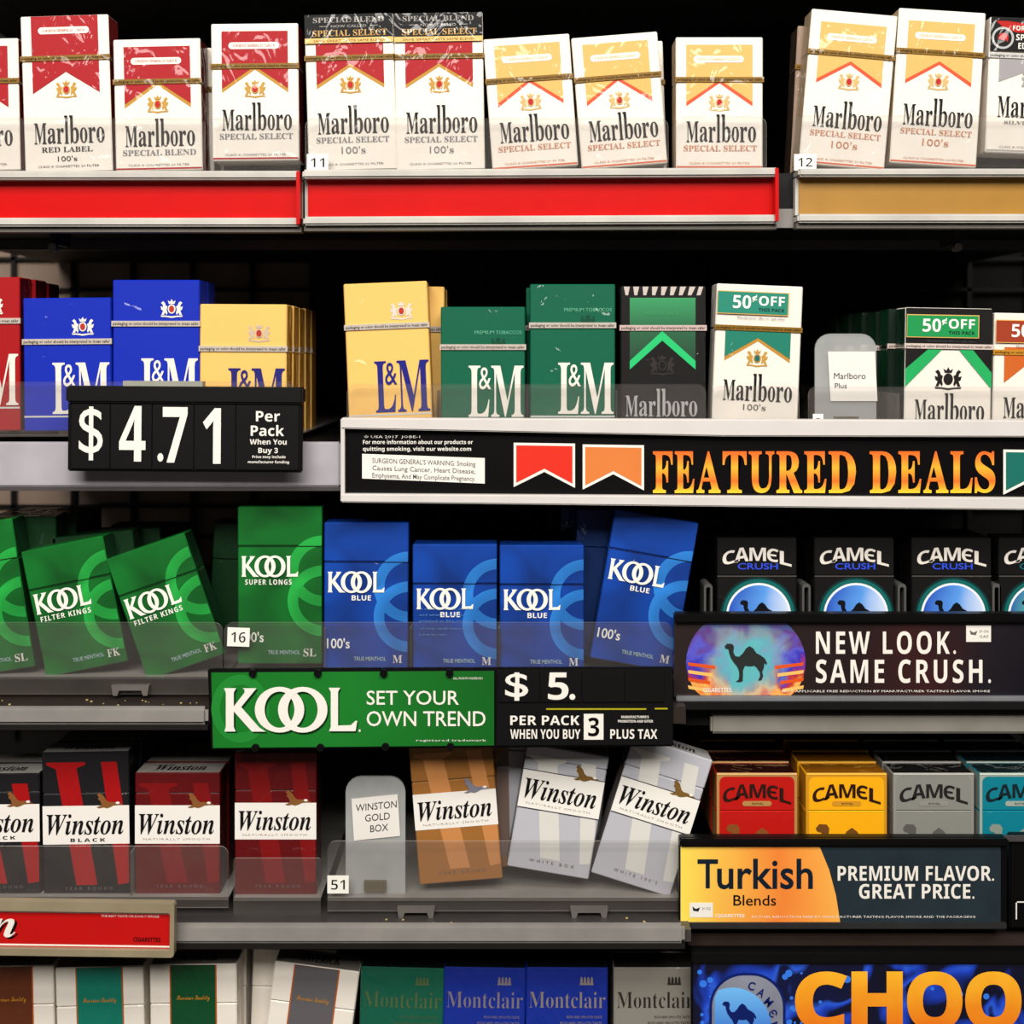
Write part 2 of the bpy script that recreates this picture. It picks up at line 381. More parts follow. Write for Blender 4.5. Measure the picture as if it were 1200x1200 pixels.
CAMEL = [(197, 505), (205, 496), (222, 497), (228, 505), (226, 525), (233, 538), (245, 540), (258, 528), (268, 512), (280, 504), (292, 512), (303, 528), (318, 536), (330, 545), (338, 560), (336, 568), (329, 560), (328, 575), (322, 590), (325, 605), (320, 618), (308, 620), (315, 606), (314, 592), (305, 578), (297, 570), (280, 572), (265, 570), (258, 585), (258, 605), (257, 622), (248, 625), (234, 624), (244, 616), (246, 600), (244, 585), (238, 572), (228, 560), (218, 545), (212, 528), (210, 515), (200, 512)]
def camel(p, x0, y0, x1, y1, m, L=3, ymax=None):
    P = [(x0 + (x - 197) / 142.0 * (x1 - x0), y0 + (y - 496) / 129.0 * (y1 - y0)) for x, y in CAMEL]
    p.poly(P, m, L)
def arch(cx, hw, amp): return lambda x, y: (x, y + amp * ((x - cx) / hw) ** 2)
def camel_word(p, W, x0, x1, y0, y1, m, L, amp):
    w = x1 - x0; wp = arch((x0 + x1) / 2, w / 2, amp)
    for g, a, b, up in (('C', 0, .18, 0), ('A', .17, .38, 1), ('M', .39, .63, 0), ('C', .645, .81, 0), ('L', .83, 1, 1)):
        p.text(g, x0 + a * w, y0 - (up if g != 'L' else -1), x0 + b * w, y1 + (up if g == 'L' else 0), m, L, 'sb', 0, fit=True, warp=wp)
    p.poly([wp(x0 + .69 * w, (y0 + y1) / 2 - 1.1), wp(x0 + .78 * w, (y0 + y1) / 2 - 1.1), wp(x0 + .78 * w, (y0 + y1) / 2 + 1.1), wp(x0 + .69 * w, (y0 + y1) / 2 + 1.1)], m, L)
    p.poly([wp(x0 + .16 * w, y1 - 2.2), wp(x0 + .25 * w, y1 - 4), wp(x0 + .25 * w, y1 - 1.6), wp(x0 + .18 * w, y1)], m, L)
def top_text(t, W, H, txt, m, st='b', w=.6):
    p = t.part('top_lettering'); vs, fs = glyph(txt, st); gx = max(v[0] for v in vs); base = len(p.V)
    for a, b in vs: p.V.append(((a / gx - .5) * W * w * t.k, .005 + b / .7 * .011, H * t.k + .0003))
    for f in fs: p.F.append([base + i for i in f]); p.M.append(p.mi(m))
    p.build()
def discpack(t, W, H, blue=(110, 170, 235), tone=(70, 100, 225), wide=True):
    m = wrap((26, 22, 22), coat=.6); q = shell(t, W, H, m, m, m, seam=45)
    t.part('lid_seam').rect(.5, 44.6, W - .5, 45.6, wrap((110, 105, 100)), 1).build()
    p = t.part('lettering'); camel_word(p, W, W * .07, W * .93, 11.5, 27, wrap((236, 230, 222)), 3, 6)
    p.text('CRUSH', W * .26, 30, W * .76, 37, wrap(tone), 3, 's', .014); p.build()
    p = t.part('disc'); c = (W * .52, 91)
    p.poly(circ(c[0], c[1], 45, n=40), wrap((10, 66, 66)), 1); p.poly(circ(c[0], c[1], 42.5, n=40), wrap((20, 120, 116)), 2)
    p.poly(circ(c[0], c[1], 38, n=40), wrap((238, 240, 244)), 3)
    rm = ramp_mat('disc_blue', [(0, (30, 70, 190)), (.5, blue), (1, (236, 242, 250))], 'X', -.024, .03, .35, .5, 30); p.poly(circ(c[0], c[1], 35.5, n=40), rm, 4)
    camel(p, c[0] - 22, c[1] - 18, c[0] + 22, c[1] + 22, wrap((16, 16, 30)), 5); p.build()
def tanpack(t, W, H, col, ink=(60, 30, 20), rim=(190, 150, 95), beast=(150, 96, 50), capt='ROYAL', side=None, topc=None):
    m = wrap(col, coat=.35); shell(t, W, H, m, wrap(side or rim), wrap(topc or (90, 50, 30)), seam=44)
    p = t.part('top_edge'); p.box(.6, -.2, W - .6, 1.2, wrap(tuple(min(255, c + 50) for c in rim)), -.0012, t_d(3)); p.build()  # paler strip paints the light caught along the front top edge
    p = t.part('border'); p.hoop([(0.4, .5), (W - .4, .5), (W - .4, H - 1), (.4, H - 1)], [(0.4, .5), (W - .4, .5), (W - .4, H - 1), (.4, H - 1)], m, t_d(.5), t_d(1))
    O = rrect(.4, .5, W - .4, H - 1, .3); I = rrect(3.5, 3.5, W - 3.5, H - 3, 7); p.F = []; p.M = []; p.V = []; p.band(O, I, wrap(rim), 1, close=True); p.build()
    p = t.part('lettering'); camel_word(p, W, W * .08, W * .92, 12, 28, wrap(ink), 3, 7); p.build()
    p = t.part('capsule'); p.poly(rrect(W * .32, 32, W * .68, 38, 2.9), wrap(rim), 2); p.text(capt, W * .44, 33.8, W * .58, 36.2, wrap(ink), 3, 's', .01, res=1); p.build()
    t.part('lid_seam').rect(3.5, 43.4, W - 3.5, 44.5, wrap(tuple(min(255, int(c * 1.15 + 20)) for c in col)), 2).build()
    p = t.part('camel_emblem'); camel(p, W * .12, 59, W * .88, 128, wrap(beast), 2); p.build()
def crownpack(t, W, H, col, ink, topc=(30, 40, 40)):
    m = wrap(col, coat=.7, bump=.6); shell(t, W, H, m, m, wrap(topc, coat=.9, bump=.8), seam=72)
    p = t.part('lettering'); p.text('Montclair', W * .04, 28, W * .97, 47, wrap(ink, rough=.35), 2, 'b', -.012)
    for i, a in enumerate((.5, .42, .36)): p.text('RICH AND SMOOTH TASTE', W * a, 56 + i * 7, W * .93, 59 + i * 7, wrap(ink), 2, 's', 0, res=1)
    p.build()
    p = t.part('crown_emblem'); x = W * .74
    for dx in (-6, -2, 2, 6): p.poly([(x + dx - 1.6, 18), (x + dx - 1.2, 12), (x + dx, 10), (x + dx + 1.2, 12), (x + dx + 1.6, 18)], wrap(ink), 2)
    p.rect(x - 8, 18, x + 8, 20, wrap(ink), 2); p.build()
def stripepack(t, W, H, col, ink=(190, 140, 50), rim=(196, 110, 40), word='Premium Quality', a=.23, b=.77):
    mp = wrap(WHITE, coat=.7, bump=.6); shell(t, W, H, mp, mp, wrap((150, 144, 136), coat=.9, bump=.8), seam=46)
    p = t.part('centre_stripe'); p.rect(W * a, .6, W * b, H - 1, wrap(rim), 1); p.rect(W * a + 1.6, .6, W * b - 1.6, H - 1, wrap(col, coat=.7, bump=.6), 2); p.build()
    p = t.part('lettering'); p.text(word, W * (a + .08), 36, W * (b - .08), 41, wrap(ink), 3, 'sc', 0.01); p.build()
    top_text(t, W, H, 'MAVERICK', wrap((30, 28, 28)), w=.5)

def pack(fn, cx, cy, w, h, rot, label, behind=(), blabel=None, bgroup=None, y=0.0, group=None, bmat=None, **kw):
    bx = cx - sin(R(rot)) * h / 2; by = cy + cos(R(rot)) * h / 2
    t = Thing('cigarette_pack', label, 'cigarette pack', bx, by, y, rot, w / 2, h, group)
    fn(t, w, h, **kw)
    kids = [c for c in t.root.children if c.name.split('.')[0] in ('lid', 'body', 'tear_strip', 'top_edge')]
    for i, b in enumerate(behind):
        dx, dz, ry = b[:3]; n = b[3] if len(b) > 3 else i + 1
        r = t.root.copy(); COL.objects.link(r)
        r.location = (t.root.location.x + dx * t.k, y + n * .0232, t.root.location.z - dz * t.k)
        r.rotation_euler = (0, R(ry), 0)
        r['label'] = blabel if len(behind) == 1 else blabel + ', ' + ('nearest one', 'second back', 'third back', 'fourth back', 'deepest one')[i]; r['group'] = bgroup
        for c in kids:
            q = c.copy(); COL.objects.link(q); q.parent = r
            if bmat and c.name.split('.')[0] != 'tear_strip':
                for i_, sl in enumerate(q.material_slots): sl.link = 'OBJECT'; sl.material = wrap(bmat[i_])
    return t

# ================================================================== ROW 1 : white packs over red and gold rails
RED = (178, 38, 48); YEL = (222, 188, 120); ORL = (226, 104, 70)
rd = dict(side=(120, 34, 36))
pack(roofpack, -29, 123, 103, 155, -1.2, 'white pack with red roof panel cut by the left photo edge, top row', pan=RED, line=None, foot=81, **rd)
pack(roofpack, 78, 110, 103, 184, -1.8, 'tallest plain white and red pack at upper left, no gold chevron line', pan=RED, line=None, base=34, sub=(('RED LABEL', .2, .78, 6), ("100's", .38, .6, 6)), subink=(40, 38, 42), top=.6, apex=66, foot=91, **rd)
pack(roofpack, 185, 123, 102, 155, -1.2, 'short white and red pack with gold chevron line, beside the tallest plain red one', [(4, 1, -.5), (6, 3, 0)], 'red-sided packs queued behind the short gold-chevron red pack', 'packs behind the short red pack', pan=RED, line=GOLD, sub=(('SPECIAL BLEND', .09, .93, 6.5),), footline=RED, **rd)
pack(roofpack, 299, 108, 102, 161, -.6, 'white and red pack raised clear of the rail, standing alone before tag 11', pan=RED, line=GOLD, base=36, sub=(('SPECIAL SELECT', .09, .93, 6.5),), footline=RED, **rd)
def banner(t, W, H, **kw):
    roofpack(t, W, H, top=34, capsule=False, **kw)
    p = t.part('banner'); k = wrap((16, 13, 13), coat=.6, bump=.7); p.rect(.4, .5, W - .4, 28, k, 8)
    g = wrap((206, 170, 110), coat=.8, bump=.7); s = wrap((170, 165, 160), coat=.8, bump=.7)
    p.text('SPECIAL BLEND', W * .1, 4, W * .9, 10, s, 9, 'b', 0); p.text('NOW CALLED', W * .3, 13, W * .7, 16, s, 9, 's', .01, res=2)
    p.rect(W * .17, 14, W * .26, 14.8, s, 9); p.rect(W * .74, 14, W * .83, 14.8, s, 9)
    p.text('SPECIAL SELECT', W * .09, 19, W * .93, 26, g, 9, 'b', 0); p.build()
    t.part('gold_band').rect(.2, 28, W - .2, 34, wrap((226, 196, 130), coat=.8), 8).text('SAME GREAT TASTE SAME BLEND', W * .1, 30, W * .9, 32.6, wrap((150, 100, 50)), 9, 's', 0, res=1).build()
ss = (('SPECIAL SELECT', .1, .92, 6.5), ("100's", .38, .65, 8))
pack(banner, 411, 108, 104, 183, -1.6, 'tall white and red pack with crinkled black top banner, beside tag 11', pan=RED, line=GOLD, base=43, sub=ss, apex=62, foot=87, strip=48, **rd)
pack(banner, 515, 107, 104, 184, -1.0, 'tall white and red pack with smooth black top banner, left of the gold-roof packs', pan=RED, line=GOLD, base=43, sub=ss, apex=63, foot=88, strip=48, **rd)
gd = dict(pan=YEL, line=ORL, footline=(214, 120, 90), subink=(206, 150, 120), side=(200, 180, 150), crestc=(214, 186, 130))
sg = (('SPECIAL SELECT', .09, .93, 6.5),)
pack(roofpack, 622, 120, 101, 155, -4.0, 'leaning white and gold pack just right of the black-bannered packs', sub=sg, base=32, **gd)
pack(roofpack, 726, 118, 101, 155, -4.6, 'most tilted white and gold pack, wrinkled film, fourth from tag 12 going left', [(4, -1, -2)], 'pale pack edge peeking behind the most tilted gold pack', 'pack behind the tilted gold pack', sub=sg, base=32, **gd)
pack(roofpack, 843, 121, 102, 155, 0, 'upright white and gold pack alone at the right end of the red rail', sub=sg, base=32, **dict(gd))
sg2 = (('SPECIAL SELECT', .1, .92, 6.5), ("100's", .36, .66, 8))
pack(roofpack, 994, 105, 101, 182, 5.0, 'tall white and gold pack leaning right above tag 12', [(-1, 8, 3, 1), (22, 14, 1, 3), (42, 14, 1, 5)], 'pale packs standing in the dark behind tag 12', 'packs behind tag 12', bmat=((176, 156, 140), (84, 70, 60), (96, 84, 74)), sub=sg2, base=45, apex=62, foot=86, top=14, **gd)  # rear copies recoloured darker: shade behind the front row painted in
pack(roofpack, 1099, 103, 102, 182, 3.6, 'tall white and gold pack left of the black-and-red topped pack', sub=sg2, base=46, apex=64, foot=88, top=14, **gd)
def eagle(t, W, H, **kw):
    roofpack(t, W, H, top=46, capsule=False, strip=42, stripc=(206, 204, 200), **kw)
    p = t.part('banner'); p.rect(.3, .5, W - .3, 40, wrap((24, 20, 22), coat=.8, bump=.6), 8)
    p.poly([(6, 5), (20, 5), (50, 8), (W - 1, 8), (W - 1, 17), (30, 18), (14, 12)], wrap((190, 40, 34)), 9)
    p.text('FOR A LIMITED TIME', 26, 10, W - 3, 15.5, SIGNW, 10, 'sb'); p.text('SPECIAL', 30, 20, 66, 27, SIGNW, 10, 'sb'); p.text('EDITION', 33, 30, 66, 37, SIGNW, 10, 'sb')
    p.ring(14.5, 25, 13, 10.4, wrap((190, 190, 188)), 11); p.poly(circ(14.5, 25, 10.4, n=24), wrap((30, 26, 26)), 10)
    p.poly([(8, 26), (11, 20), (16, 19), (21, 23), (20, 30), (17, 27), (14, 28), (11, 27)], wrap((200, 50, 40)), 12); p.build()
pack(eagle, 1209, 101, 103, 159, 2.2, 'white pack with black and red top and round emblem, cut by right edge', pan=(170, 166, 168), line=None, apex=60, foot=76, base=42, sub=(('SILVER PACK', .2, .8, 4),), subink=(150, 148, 146), crestc=(170, 168, 166), crestr=(150, 148, 146), footline=(180, 176, 172))

# ================================================================== ROW 2
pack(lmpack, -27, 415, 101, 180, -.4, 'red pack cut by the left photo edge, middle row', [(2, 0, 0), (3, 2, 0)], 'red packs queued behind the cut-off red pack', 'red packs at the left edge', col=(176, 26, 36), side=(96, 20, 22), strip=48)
pack(lmpack, 79, 427, 103, 156, -.5, 'short bright blue pack with white serif initials, left of the taller blue one', [(0, -1, -.5)], 'blue pack standing right behind the short bright blue pack', 'pack behind the short bright blue pack', col=(20, 58, 184), top=(60, 84, 170))
pack(lmpack, 183, 419, 102, 182, 0, 'tall bright blue pack behind the black 4.71 price sign', [(0, 0, 0)], 'blue pack standing right behind the tall bright blue pack', 'pack behind the tall bright blue pack', col=(20, 58, 184))
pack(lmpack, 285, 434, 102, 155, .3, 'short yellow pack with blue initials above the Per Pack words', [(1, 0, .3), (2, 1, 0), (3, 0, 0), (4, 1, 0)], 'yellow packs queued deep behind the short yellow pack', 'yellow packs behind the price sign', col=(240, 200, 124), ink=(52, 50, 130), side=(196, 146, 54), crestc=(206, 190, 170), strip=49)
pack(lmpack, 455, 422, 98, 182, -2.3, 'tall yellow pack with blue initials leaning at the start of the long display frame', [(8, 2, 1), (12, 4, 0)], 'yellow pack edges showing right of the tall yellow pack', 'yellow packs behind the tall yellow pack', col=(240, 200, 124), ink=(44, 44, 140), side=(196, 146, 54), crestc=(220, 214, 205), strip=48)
pack(lmpack, 566, 437, 99, 155, 0, 'short teal green pack with white serif initials', col=(8, 112, 86), soft=False, crestc=(110, 180, 150), strip=44, base=26)
pack(lmpack, 671, 424, 100, 182, 0, 'tall teal green pack with white serif initials', [(-4, 2, 0)], 'green pack edge behind the tall teal green pack', 'pack behind the tall teal green pack', col=(8, 112, 86), soft=False, crestc=(110, 180, 150), strip=45, base=20)
def blackroof(t, W, H):
    mk = wrap((34, 31, 30), coat=.7); shell(t, W, H, mk, mk, mk, seam=50)
    g = ramp_mat('green_print', [(0, (20, 66, 44)), (.55, (26, 110, 72)), (1, (58, 160, 106))], 'Z', .048, .093, .5)
    p = t.part('roof_panel'); l, r, c = W * .11, W * .88, W * .49
    p.poly([(l, 14), (r, 14), (r, 92), (c, 56), (l, 92)], g, 1)
    p.poly([(l, 88), (c, 53), (r, 88), (r, 98), (c, 64), (l, 98)], wrap((58, 200, 130)), 2)
    p.text('MENTHOL BLACK', W * .3, 30, W * .68, 34, wrap((90, 170, 125)), 3, 's', 0, res=2); p.build()
    p = t.part('top_emblem'); w = wrap((206, 196, 188))
    for i in range(9): p.poly([(4 + i * 11, 1), (11 + i * 11 if i < 8 else 97, 1), (9 + i * 10.6, 11), (6 + i * 10.4, 11)], w, 2)
    p.build()
    p = t.part('crest'); crest(p, c, 92, 30, wrap((66, 62, 60)), wrap((30, 28, 28))); p.build()
    p = t.part('lettering'); condensed_word(p, W * .06, W * .9, H - 29, wrap((186, 184, 184), rough=.35), 3, .9); p.build()
    tear(t, W, 46, wrap((206, 186, 180)), wrap((50, 40, 40)), 6.5)
pack(blackroof, 777, 426, 100, 182, 0, 'black pack with green roof panel and silver lettering')
def saver(t, W, H, box=(58, 150, 130), paper=WHITE, text='50', **kw):
    roofpack(t, W, H, top=kw.pop('top_', 42), capsule=False, paper=paper, **kw)
    p = t.part('saver_label'); p.rect(1, 8, W * .84, 35, wrap((230, 190, 120)), 8); p.rect(1.5, 9, W * .83, 34, wrap(box), 9)
    mw = wrap((242, 240, 234)); p.text('50', W * .19, 13, W * .4, 28, mw, 10, 'sb', 0); p.text('¢', W * .41, 12, W * .47, 20, mw, 10, 's', .02, fit=True)
    p.text('OFF', W * .49, 13, W * .79, 24, mw, 10, 'sb', 0); p.text('THIS PACK', W * .49, 27, W * .79, 31, wrap((20, 50, 46)), 10, 'sb', 0, res=2)
    p.build()
    t.part('fine_print').text('Manufacturer offer no cash value', W * .25, 37.5, W * .8, 40, wrap((90, 90, 90)), 8, 's', 0, res=1).build()
pack(saver, 887, 425, 101, 182, 2.3, 'tall white pack with teal 50 cents off label and gold chevron', pan=(48, 140, 120), line=GOLD, base=46, sub=(("100's", .36, .62, 7),), subink=(110, 108, 104), crestr=(40, 120, 110), apex=66, foot=90, strip=48, top_=52)
def blacksaver(t, W, H):
    saver(t, W, H, box=(44, 160, 96), pan=(34, 31, 30), line=None, apex=30, foot=46, crest_y=82, crest_w=33, base=24, crestc=(44, 38, 34), crestr=(40, 36, 34), strip=42, stripc=(214, 200, 192), side=(20, 70, 48), top_=1)
    p = t.part('chevron'); k = wrap((34, 31, 30)); g = wrap((50, 178, 110)); w = wrap(WHITE)
    p.rect(.4, .5, W - .4, 49, k, 3)
    p.poly([(.5, 49), (W * .26, 49), (.5, 82)], k, 3); p.poly([(W - .5, 49), (W * .78, 49), (W - .5, 78)], k, 3)
    p.poly([(W * .26, 49), (W * .42, 49), (.5, 93), (.5, 72)], g, 4); p.poly([(W * .62, 49), (W * .78, 49), (W - .5, 75), (W - .5, 94)], g, 4)
    p.build()
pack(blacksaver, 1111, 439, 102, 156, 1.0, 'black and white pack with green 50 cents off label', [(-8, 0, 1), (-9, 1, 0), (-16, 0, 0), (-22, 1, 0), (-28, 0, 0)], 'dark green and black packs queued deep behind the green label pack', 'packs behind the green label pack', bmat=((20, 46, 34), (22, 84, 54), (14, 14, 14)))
pack(saver, 1215, 445, 102, 155, 1.2, 'white pack with brown 50 cents off label, cut by right edge', box=(170, 78, 50), pan=(206, 116, 52), line=None, base=32, apex=50, foot=82, strip=43, stripc=(200, 150, 60), top_=40)

def pusher(label, x0, y0, x1, y1, lines, card, rot=0, y=.001):
    t = Thing('pusher_plate', label, 'display pusher', (x0 + x1) / 2, y1, y)
    m = clear(.45, (206, 208, 206), 'frosted_plastic')
    p = t.part('plate'); p.prism(rrect(x0, y0, x1, y1, 18, 1, 1, 0, 0), m, -.002, 0, EDGE); p.build()
    p = t.part('foot'); p.box(x0 + 22, y1 - 18, x1 - 22, y1 - 6, clear(.6, (130, 120, 96), 'frosted_foot'), 0, .003); p.build()
    p = t.part('card'); cx0, cy0, cx1, cy1 = card
    sh = lambda P: [(x, y + (x - cx0) * rot) for x, y in P]
    p.prism(sh([(cx0, cy0), (cx1, cy0), (cx1 + 3, cy1), (cx0 + 3, cy1)]), flat((232, 228, 222), .6, 0, 'card', .01), .0001, .0006)
    for tx, a, e, yy, h in lines: p.text(tx, a, yy, e, yy + h, flat((70, 68, 66), .6, 0, 'card_ink', .01), d=.0008, st='s', off=0, warp=lambda x, y: (x, y + (x - cx0) * rot))
    p.build()
    return t
pusher('frosted plastic pusher plate holding a blank-looking white card, between two 50 cents off packs', 955, 391, 1027, 506, (('Marlboro', 977, 1014, 437, 7), ('Plus', 978, 992, 449, 6)), (970, 412, 1025, 470))

# ================================================================== ROW 3
G1 = (22, 116, 50); G2 = (50, 170, 82); B1 = (18, 78, 162); B2 = (58, 136, 208)
gk = dict(bmat=((14, 66, 32), (10, 46, 24), (12, 60, 30)), col=G1, ringc=G2, side=(14, 66, 34))  # bmat: darker greens paint the shade on the packs behind
bk = dict(bmat=((16, 58, 112), (10, 32, 66), (14, 50, 96)), col=B1, ringc=B2, side=(16, 50, 104))  # bmat: same blue packs, shade of the recess put into their colour
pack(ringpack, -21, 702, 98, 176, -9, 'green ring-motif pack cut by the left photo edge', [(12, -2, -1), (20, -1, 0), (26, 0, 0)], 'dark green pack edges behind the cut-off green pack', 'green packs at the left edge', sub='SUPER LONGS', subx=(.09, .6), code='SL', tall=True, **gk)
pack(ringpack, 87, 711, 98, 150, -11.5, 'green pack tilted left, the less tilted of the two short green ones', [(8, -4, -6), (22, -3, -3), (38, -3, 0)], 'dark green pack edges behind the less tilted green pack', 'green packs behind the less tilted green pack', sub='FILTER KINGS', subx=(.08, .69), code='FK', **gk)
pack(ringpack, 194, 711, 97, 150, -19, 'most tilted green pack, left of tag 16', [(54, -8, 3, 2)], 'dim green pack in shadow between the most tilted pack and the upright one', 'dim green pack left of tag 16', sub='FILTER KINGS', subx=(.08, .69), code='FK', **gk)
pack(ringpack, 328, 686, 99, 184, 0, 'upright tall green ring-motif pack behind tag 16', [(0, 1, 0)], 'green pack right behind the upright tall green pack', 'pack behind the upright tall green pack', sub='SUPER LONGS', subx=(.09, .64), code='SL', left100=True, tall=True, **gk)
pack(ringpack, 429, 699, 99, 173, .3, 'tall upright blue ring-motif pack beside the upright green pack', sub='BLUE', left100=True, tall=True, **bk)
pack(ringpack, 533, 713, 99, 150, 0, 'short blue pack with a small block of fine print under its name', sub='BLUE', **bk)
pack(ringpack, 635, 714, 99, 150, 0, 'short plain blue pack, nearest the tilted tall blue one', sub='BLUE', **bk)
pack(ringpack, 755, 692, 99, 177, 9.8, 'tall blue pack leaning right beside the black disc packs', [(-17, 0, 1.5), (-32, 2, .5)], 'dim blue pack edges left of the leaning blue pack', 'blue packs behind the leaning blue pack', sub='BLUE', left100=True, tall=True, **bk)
for o in [o for o in bpy.data.objects if o.get('label', '').startswith('short blue pack with a small')]:
    t = Thing.__new__(Thing); t.root = o; t.k = 1 / PX; t.ox = 49.5; t.oy = 150
    p = t.part('fine_print')
    for i in range(5): p.text(('A message about smoke', 'and what it contains', 'printed in five rows', 'of very small letters', 'below the name')[i], 8, 74 + i * 7 + (2 if i > 2 else 0), (70, 62, 66, 60, 40)[i], 76.5 + i * 7 + (2 if i > 2 else 0), wrap((110, 150, 200)), 4, 's', 0, res=1)
    p.build()
for cx, lab in ((887, 'black disc pack with a blue disc, nearest the leaning blue pack'), (1001, 'black disc pack with a blue disc, middle one of three above the iridescent sign'), (1115, 'black disc pack with a blue disc, third one above the iridescent sign')):
    pack(discpack, cx, 701, 94, 142, 0, lab, [(0, 0, 0)], 'black pack hidden behind the ' + lab.split(',')[1].strip(), 'black packs behind the disc packs', y=.012)
pack(discpack, 1217, 701, 94, 142, 0, 'black disc pack with a green disc, cut by right edge', y=.012, blue=(120, 200, 160), tone=(30, 120, 130))

# ================================================================== ROW 4
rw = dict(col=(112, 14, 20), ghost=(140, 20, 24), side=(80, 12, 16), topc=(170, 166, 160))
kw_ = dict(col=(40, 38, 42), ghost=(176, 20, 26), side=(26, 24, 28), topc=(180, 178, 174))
pack(bandpack, -4, 979, 102, 145, -.6, 'black pack with red letter shapes cut by the left photo edge', [(0, 0, 0)], 'pack right behind the cut-off black pack', 'pack behind the cut-off black pack', band=(36, 80), sub='BLACK', **kw_)
pack(bandpack, 101, 967, 102, 172, -.8, 'tall black pack with bold red letter shapes and white name band', [(1, 0, 0), (2, 0, 0)], 'packs behind the tall black pack', 'packs behind the tall black pack', band=(63, 108), sub='BLACK', **kw_)
pack(bandpack, 208, 978, 100, 145, 0, 'short dark red pack with white name band beside the tall black pack', [(1, 0, 0), (3, 0, 0)], 'dark red packs behind the short dark red pack', 'packs behind the short dark red pack', band=(38, 83), **rw)
pack(bandpack, 323, 966, 96, 169, 0, 'tall dark red pack with white name band standing alone under the green sign', band=(59, 102), **rw)
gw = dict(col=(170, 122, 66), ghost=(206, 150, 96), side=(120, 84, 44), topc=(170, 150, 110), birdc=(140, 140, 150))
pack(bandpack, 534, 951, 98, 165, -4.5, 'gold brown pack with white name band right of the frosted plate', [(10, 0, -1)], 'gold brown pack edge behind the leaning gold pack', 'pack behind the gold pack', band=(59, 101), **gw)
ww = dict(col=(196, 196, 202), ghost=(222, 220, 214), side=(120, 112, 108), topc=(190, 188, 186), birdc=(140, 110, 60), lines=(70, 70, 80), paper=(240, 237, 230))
pack(bandpack, 654, 951, 97, 146, 9.6, 'white pack leaning right with brown bird emblem, shorter of the two', [(-18, 0, 3), (16, 4, 6, 2)], 'dim white pack edges behind the shorter leaning white pack', 'packs behind the shorter leaning white pack', band=(30, 74), foot='WHITE BOX', **ww)
pack(bandpack, 764, 957, 97, 168, 17.5, 'white pack leaning strongly right, tallest one beside the yellow and slate sign', band=(49, 91), foot="WHITE 100'S", **ww)
pusher('frosted plastic pusher plate with handwritten-size gold box name card above tag 51', 405, 910, 475, 1049, (('WINSTON', 417, 465, 943, 8), ('GOLD', 428, 457, 956, 8), ('BOX', 434, 455, 969, 8)), (412, 936, 466, 985), rot=-.1)
bh = [(-1, -1, 0), (1, -2, 0), (-1, -3, 0), (0, -3, 0)]
for cx, c, lab, kk in ((887, (196, 34, 26), 'red camel emblem pack at the left end above the yellow and slate sign', dict(topc=(60, 22, 18))),
                   (992, (244, 184, 26), 'yellow camel emblem pack between the red and the grey one', dict(topc=(150, 100, 20), rim=(214, 160, 50), beast=(130, 90, 40))),
                   (1094, (150, 150, 144), 'grey silver camel emblem pack between the yellow and the teal one', dict(topc=(36, 34, 32), rim=(158, 156, 150), beast=(110, 108, 104), ink=(50, 48, 48))),
                   (1195, (16, 140, 156), 'teal camel emblem pack cut by the right photo edge', dict(topc=(30, 50, 54), rim=(170, 180, 170), beast=(150, 160, 150), ink=(30, 50, 56)))):
    pack(tanpack, cx, 978, 95, 143, 0, lab, bh, 'pack lying in line behind the ' + lab.split(' camel')[0] + ' camel emblem pack', lab.split(' camel')[0] + ' camel packs behind the front one', y=.006, col=c, **kk)

# ================================================================== ROW 5
pack(stripepack, 12, 1208, 104, 152, -1.2, 'white pack with a brown centre stripe, cut by the left and bottom edges', col=(112, 62, 36))
pack(stripepack, 118, 1208, 103, 150, -1.5, 'white pack with a bright teal centre stripe on the bottom row', [(2, 0, 0)], 'pack behind the bright teal striped pack', 'pack behind the bright teal striped pack', col=(14, 134, 116))
pack(stripepack, 227, 1205, 102, 150, -.6, 'white pack with a deep green centre stripe on the bottom row', [(1, 0, 0), (5, 0, 0)], 'pale packs behind the deep green striped pack', 'packs behind the deep green striped pack', col=(12, 92, 56))
pack(stripepack, 362, 1207, 100, 150, 7.5, 'white pack with a grey centre stripe leaning right on the bottom row', [(-19, 0, 2)], 'pale pack edge left of the leaning grey striped pack', 'pack behind the grey striped pack', col=(112, 110, 112))
pack(crownpack, 470, 1209, 98, 150, 1.5, 'dark green crown emblem pack at the bottom, left of two blue ones', col=(24, 108, 88), ink=(96, 116, 80))
pack(crownpack, 567, 1209, 96, 150, 1, 'blue crown emblem pack next to the dark green one', col=(26, 60, 158), ink=(140, 130, 140))
pack(crownpack, 664, 1209, 96, 150, .4, 'blue crown emblem pack next to the silver one', col=(26, 60, 158), ink=(150, 140, 136))
pack(crownpack, 767, 1209, 96, 150, 0, 'silver grey crown emblem pack partly behind the big blue sign', [(0, 0, 0)], 'silver grey pack behind the silver crown emblem pack', 'pack behind the silver pack', col=(150, 146, 138), ink=(60, 56, 54), topc=(50, 48, 46))

